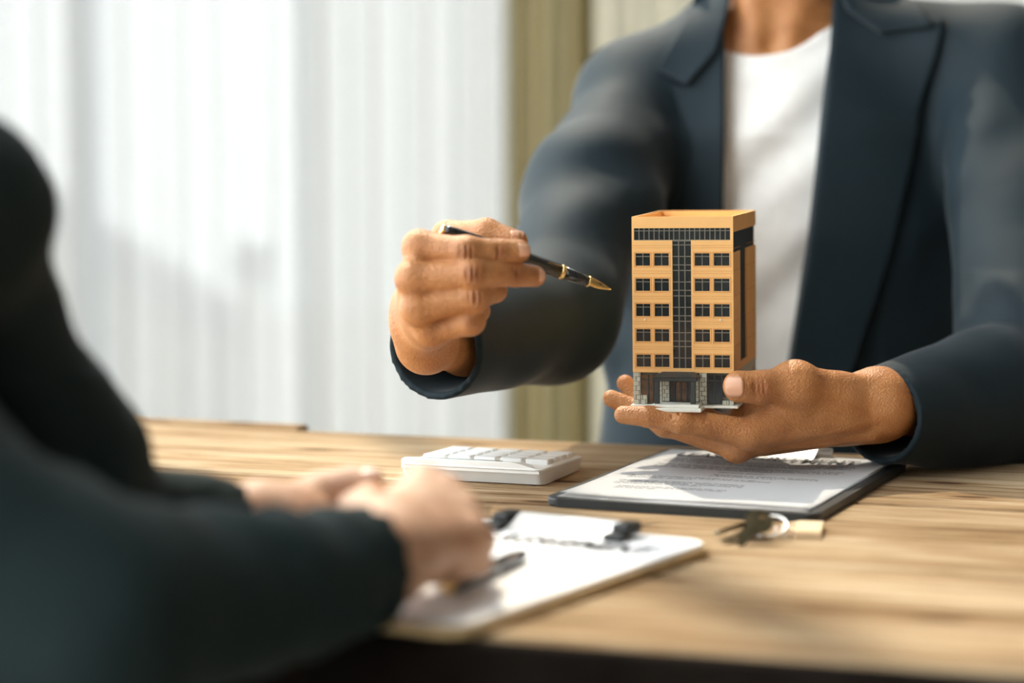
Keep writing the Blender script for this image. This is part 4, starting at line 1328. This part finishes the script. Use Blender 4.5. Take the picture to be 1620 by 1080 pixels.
def front_y(xx, zz):
    """front surface of the jacket's chest at (x, z)"""
    i = (xx - fgrid[0][0]) / j.vox; k = (zz - fgrid[2][0]) / j.vox
    i0 = int(np.clip(i, 0, len(fgrid[0]) - 2)); k0 = int(np.clip(k, 0, len(fgrid[2]) - 2)); fi, fk = i - i0, k - k0
    col = (front[i0, :, k0] * (1 - fi) * (1 - fk) + front[i0 + 1, :, k0] * fi * (1 - fk) + front[i0, :, k0 + 1] * (1 - fi) * fk + front[i0 + 1, :, k0 + 1] * fi * fk)
    h_ = np.nonzero(col < 0)[0]
    if not len(h_): return 2.47
    q = h_[0]
    if q == 0: return float(fgrid[1][0])
    t_ = col[q - 1] / (col[q - 1] - col[q])
    return float(fgrid[1][q - 1] + t_ * j.vox)
def cloth_patch(name, inner, outer, n, m_, off, thick, m, dip=0.0, d=2.36, curl=0.0):
    """cloth lying on the chest between two edges given by photo points"""
    def along(pts, t_):
        pts = np.array(pts, float)
        seg = np.concatenate([[0], np.cumsum(np.linalg.norm(np.diff(pts, axis=0), axis=1))]); seg /= seg[-1]
        return npv(np.interp(t_, seg, pts[:, 0]), np.interp(t_, seg, pts[:, 1]))
    bm = bmesh.new(); g = []
    for a in range(n + 1):
        row = []
        for c in range(m_ + 1):
            s_ = c / m_
            p = along(inner, a / n) * (1 - s_) + along(outer, a / n) * s_
            p[1] += dip * (1 - abs(2 * s_ - 1)) * (1 - a / n) ** 8
            w = P(p[0], p[1], d)
            yy = front_y(w[0], w[2]) - off - curl * s_ ** 3 - .5 * curl * (1 - s_) ** 4
            row.append(bm.verts.new((w[0], yy, w[2])))
        g.append(row)
    for a in range(n):
        for c in range(m_): bm.faces.new((g[a][c], g[a][c + 1], g[a + 1][c + 1], g[a + 1][c]))
    bmesh.ops.recalc_face_normals(bm, faces=bm.faces)
    for _ in range(3): bmesh.ops.smooth_vert(bm, verts=bm.verts[:], factor=.4, use_axis_y=True)
    if sum(f.normal.y for f in bm.faces) > 0: bmesh.ops.reverse_faces(bm, faces=bm.faces[:])
    bmesh.ops.solidify(bm, geom=bm.faces[:], thickness=thick)
    o = bm_obj(name, bm, m, None, True)
    return world_child(o, man)
cloth_patch('lapel', [(1150, 52), (1147, 130), (1142, 340), (1140, 620), (1140, 740)], [(1019, 108), (1019, 200), (1020, 340), (1040, 600), (1120, 740)], 60, 18, .0065, .0040, M['navy'], dip=58, curl=.003)
cloth_patch('lapel', [(1340, -40), (1328, 0), (1312, 120), (1296, 220), (1276, 400), (1248, 600), (1230, 740)], [(1500, 30), (1485, 90), (1462, 170), (1445, 250), (1402, 420), (1345, 600), (1260, 740)], 60, 18, .0065, .0040, M['navy'], dip=0, curl=.003)
cloth_patch('collar', [(1166, -30), (1155, 20), (1136, 80), (1088, 134)], [(1118, -30), (1098, 12), (1062, 72), (1042, 106)], 24, 12, .0130, .0038, M['navy'], curl=.003)
cloth_patch('collar', [(1345, -60), (1336, -30), (1350, 10), (1400, 50)], [(1420, -60), (1440, -30), (1470, 10), (1480, 40)], 24, 12, .0130, .0038, M['navy'], curl=.003)
# chest pocket welt on his left breast
cloth_patch('pocket_welt', [(1455, 215), (1450, 250)], [(1535, 200), (1530, 236)], 4, 10, .0035, .0025, M['navy'])

def lower_body(person, hips, knees, ankles, m, vox=.007):
    pts = np.array([*hips, *knees, *ankles])
    s = SDF(pts.min(0) - .14, pts.max(0) + .14, vox)
    mid_ = (npv(*hips[0]) + npv(*hips[1])) / 2
    s.cone(hips[0], hips[1], .105, .105, .03)
    s.cone(mid_, mid_ + npv(0, 0, .10), .14, .13, .05)
    for a, k_, f in zip(hips, knees, ankles):
        s.chain([(npv(*a), .085), (npv(*k_), .066)], .03); s.chain([(npv(*k_), .066), (npv(*f), .048)], .03)
    return world_child(link('trousers', s.mesh('trousers'), m), person)
def shoes(person, ankles, fwd, m):
    f = npv(*fwd); f /= np.linalg.norm(f)
    for a in ankles:
        a = npv(*a)
        s = SDF(npv(*a) + npv(-.25, -.25, -.10), npv(*a) + npv(.25, .25, .08), .005)
        base = npv(a[0], a[1], .040)
        s.cone(base - f * .05, base + f * .06, .036, .038, .01); s.cone(base + f * .05 - npv(0, 0, .008), base + f * .15 - npv(0, 0, .012), .038, .028, .02)
        s.cone(base, npv(a[0], a[1], .09), .036, .040, .02)
        x, y, z = s.grid(s.all()); s.D = np.maximum(s.D, np.broadcast_to(.001 - z, s.D.shape)).astype(np.float32)
        world_child(link('shoe', s.mesh('shoe'), m), person)
ank = [(.19, 2.16, .12), (.40, 2.16, .12)]
lower_body(man, [(.205, 2.52, .52), (.38, 2.52, .52)], [(.19, 2.12, .50), (.40, 2.12, .50)], ank, M['navy'])
shoes(man, ank, (0, -1, 0), M['rubber'])

# ------------------------------------------------------------------ the person in black in the foreground
fem = empty('person', (-0.46, 1.20, 0.0))
tag(fem, 'person in black jacket in the left foreground with clasped hands on the table', 'person')
nr = dict(wrist=J(600, 884, 1.36, .0235), fore=J(520, 905, 1.315, .027),
    im=J(668, 772, 1.452, .0128), ip=J(708, 792, 1.492, .0102), it=J(690, 845, 1.470, .0085),
    mm=J(704, 790, 1.445, .0128), mp=J(738, 826, 1.478, .0102), mt=J(712, 872, 1.450, .0085),
    rm=J(728, 818, 1.432, .0125), rp=J(756, 856, 1.456, .0100), rt=J(724, 895, 1.428, .0085),
    pm=J(742, 850, 1.415, .0115), pp=J(752, 884, 1.430, .0092), pt=J(716, 902, 1.408, .0080),
    tc=J(600, 838, 1.385, .0165), tm=J(570, 812, 1.425, .0135), ti=J(585, 795, 1.462, .0110), tt=J(622, 792, 1.482, .0092))
def build_nr(s):
    g = nr
    for q, m_ in (('im', (604, 838, 1.385)), ('mm', (618, 852, 1.38)), ('rm', (630, 868, 1.375)), ('pm', (640, 884, 1.37))):
        s.cone(P(*m_), g[q][0], .0165, g[q][1], .015)
    for m_ in ((604, 845, 1.38), (630, 872, 1.372)): s.cone(P(*m_), g['wrist'][0], .018, .0235, .02)
    s.chain([g['wrist'], g['fore']], .012)
    s.cone(P(660, 845, 1.43), P(690, 880, 1.42), .022, .018, .018)
    for q in 'imrp':
        s.chain([g[q + 'm'], g[q + 'p'], g[q + 't']], .004)
        a, r = g[q + 'm']; s.cone(a, a, r * 1.06, r * 1.06, .008)
        a, r = g[q + 'p']; s.cone(a, a, r * 1.05, r * 1.05, .006)
    s.chain([g['tc'], g['tm'], g['ti'], g['tt']], .008)
me_nr = hand_sdf(list(nr.values()), .0018, build_nr).mesh('right_hand')
nlh = dict(wrist=J(405, 822, 1.478, .0225), fore=J(330, 838, 1.445, .026),
    im=J(535, 800, 1.520, .0122), ip=J(605, 806, 1.530, .0100), it=J(650, 835, 1.520, .0085),
    mm=J(545, 822, 1.508, .0122), mp=J(612, 832, 1.510, .0100), mt=J(655, 862, 1.500, .0085),
    rm=J(545, 846, 1.492, .0120), rp=J(608, 858, 1.490, .0098), rt=J(650, 880, 1.478, .0085),
    pm=J(535, 866, 1.475, .0110), pp=J(590, 878, 1.470, .0090), pt=J(625, 892, 1.455, .0080),
    tc=J(455, 806, 1.500, .0165), tm=J(510, 780, 1.508, .0132), ti=J(556, 766, 1.506, .0108), tt=J(586, 762, 1.500, .0090))
def build_nl(s):
    g = nlh
    for q, m_ in (('im', (455, 815, 1.492)), ('mm', (455, 826, 1.486)), ('rm', (455, 838, 1.480)), ('pm', (455, 846, 1.474))):
        s.cone(P(*m_), g[q][0], .0165, g[q][1], .015)
    s.cone(P(455, 828, 1.484), g['wrist'][0], .020, .0225, .02)
    s.chain([g['wrist'], g['fore']], .012)
    for q in 'imrp':
        s.chain([g[q + 'm'], g[q + 'p'], g[q + 't']], .004)
    s.chain([g['tc'], g['tm'], g['ti'], g['tt']], .008)
me_nl = hand_sdf(list(nlh.values()), .0018, build_nl).mesh('left_hand')
FS_L, FS_R = npv(-.325, 1.300, 1.000), npv(-.600, 1.100, 1.045)
FM_L, FA_L = P(-25, 531, 1.34), P(150, 812, 1.385)
FE_L, FE_R = P(112, 722, 1.375), P(120, 985, 1.19)
FC_L, FC_R = P(352, 833, 1.452), P(578, 900, 1.342)
TX, TY = -.46, 1.20
fb = SDF((-.80, .95, .52), (-.02, 1.62, 1.53), .006)
fb.loft([(.54, TX, TY, .150, .125), (.75, TX, TY, .130, .110), (.92, TX, TY, .140, .110), (1.05, TX, TY, .12, .09), (1.11, TX, TY, .05, .05)])
fb.cone((TX, TY, 1.05), (TX + .015, TY + .02, 1.24), .052, .046, .03)
fb.cone((TX, TY, 1.03), FS_L, .05, .045, .03); fb.cone((TX, TY, 1.05), FS_R, .05, .045, .03)
head_into(fb, (TX + .03, TY + .035, 1.34), (.55, .85, 0))
fb.chain([(FS_L, .045), (FM_L, .038), (FE_L, .035), (FA_L, .028), (nlh['fore'][0], .0255)], .015)
fb.chain([(FS_R, .045), (FE_R, .037), (nr['fore'][0], .0265)], .015)
me_fb = fb.mesh('body')
fbody = link('body', weld_union(me_fb, [me_nr, me_nl]), M['skin_pale'])
fbody.data.materials.clear(); fbody.data.materials.append(M['skin_pale'])
world_child(fbody, fem)
for o in (me_nr, me_nl, me_fb): bpy.data.meshes.remove(o)
n1 = nail(fbody, fem, wn(nlh['tt'][0], .0092, (.1, -.35, 1)), (.1, -.35, 1), (1, .1, -.1), .0105, .0120, .0085, M['nail_pale'])
fh = SDF((-.60, 1.05, 1.16), (-.26, 1.42, 1.53), .006)
hc = npv(TX + .03, TY + .035, 1.34); hf = npv(.55, .85, 0); hf /= np.linalg.norm(hf)
fh.cone(hc + npv(0, 0, .05) - hf * .02, hc + npv(0, 0, .048), .093, .089, .02)
fh.cone(hc - hf * .07, hc - hf * .07 - npv(0, 0, .10), .06, .045, .04)
fh.cone(hc + hf * .095 - npv(0, 0, .05), hc + hf * .10, .075, .06, .02, cut=True)
world_child(link('hair', fh.mesh('hair'), M['hair']), fem)
fj = SDF((-.84, .92, .50), (.0, 1.58, 1.20), .0045)
fj.loft([(.52, TX, TY, .190, .165), (.75, TX + .01, TY, .175, .150), (.92, TX, TY, .175, .145), (1.05, TX, TY, .16, .13), (1.11, TX, TY, .08, .075)])
fj.cone((TX, TY, 1.06), FS_L + npv(0, 0, .004), .055, .060, .04); fj.cone((TX, TY, 1.06), FS_R, .060, .070, .04)
wave_folds(fj, .0018, 24, 21)
fj.chain([(FS_L, .062), (FM_L, .046), (FE_L, .046)], .012)
fj.chain([(FE_L, .046), (FA_L, .036)], .012); fj.chain([(FA_L, .036), (FC_L, .0315)], .012)
fj.chain([(FS_R, .070), (FE_R, .064)], .03); fj.chain([(FE_R, .060), (FC_R, .0375)], .03)
ring_folds(fj, FS_L, FE_L, .003, 2, 13); ring_folds(fj, FA_L, FC_L, .0025, 2, 14); ring_folds(fj, FE_R, FC_R, .003, 2.2, 15)
fj.cone((TX, TY, 1.07), (TX + .02, TY + .03, 1.26), .058, .065, .004, cut=True)
for cu, el, r in ((FC_L, FA_L, .0315), (FC_R, FE_R, .0375)):
    ax_ = (cu - el) / np.linalg.norm(cu - el)
    plane_cut(fj, cu + ax_ * .004, ax_, .08)
    fj.cone(cu + ax_ * .03, cu - ax_ * .06, r - .0032, r - .006, .0, cut=True)
fjk = link('jacket', fj.mesh('jacket'), M['black_wool']); world_child(fjk, fem)
fjk['label'] = 'plain black wool jacket'
ank = [(-.20, 1.68, .12), (-.36, 1.74, .12)]
lower_body(fem, [(-.40, 1.15, .52), (-.54, 1.24, .52)], [(-.22, 1.55, .51), (-.40, 1.62, .51)], ank, M['black_wool'])
shoes(fem, ank, (.5, .85, 0), M['rubber'])
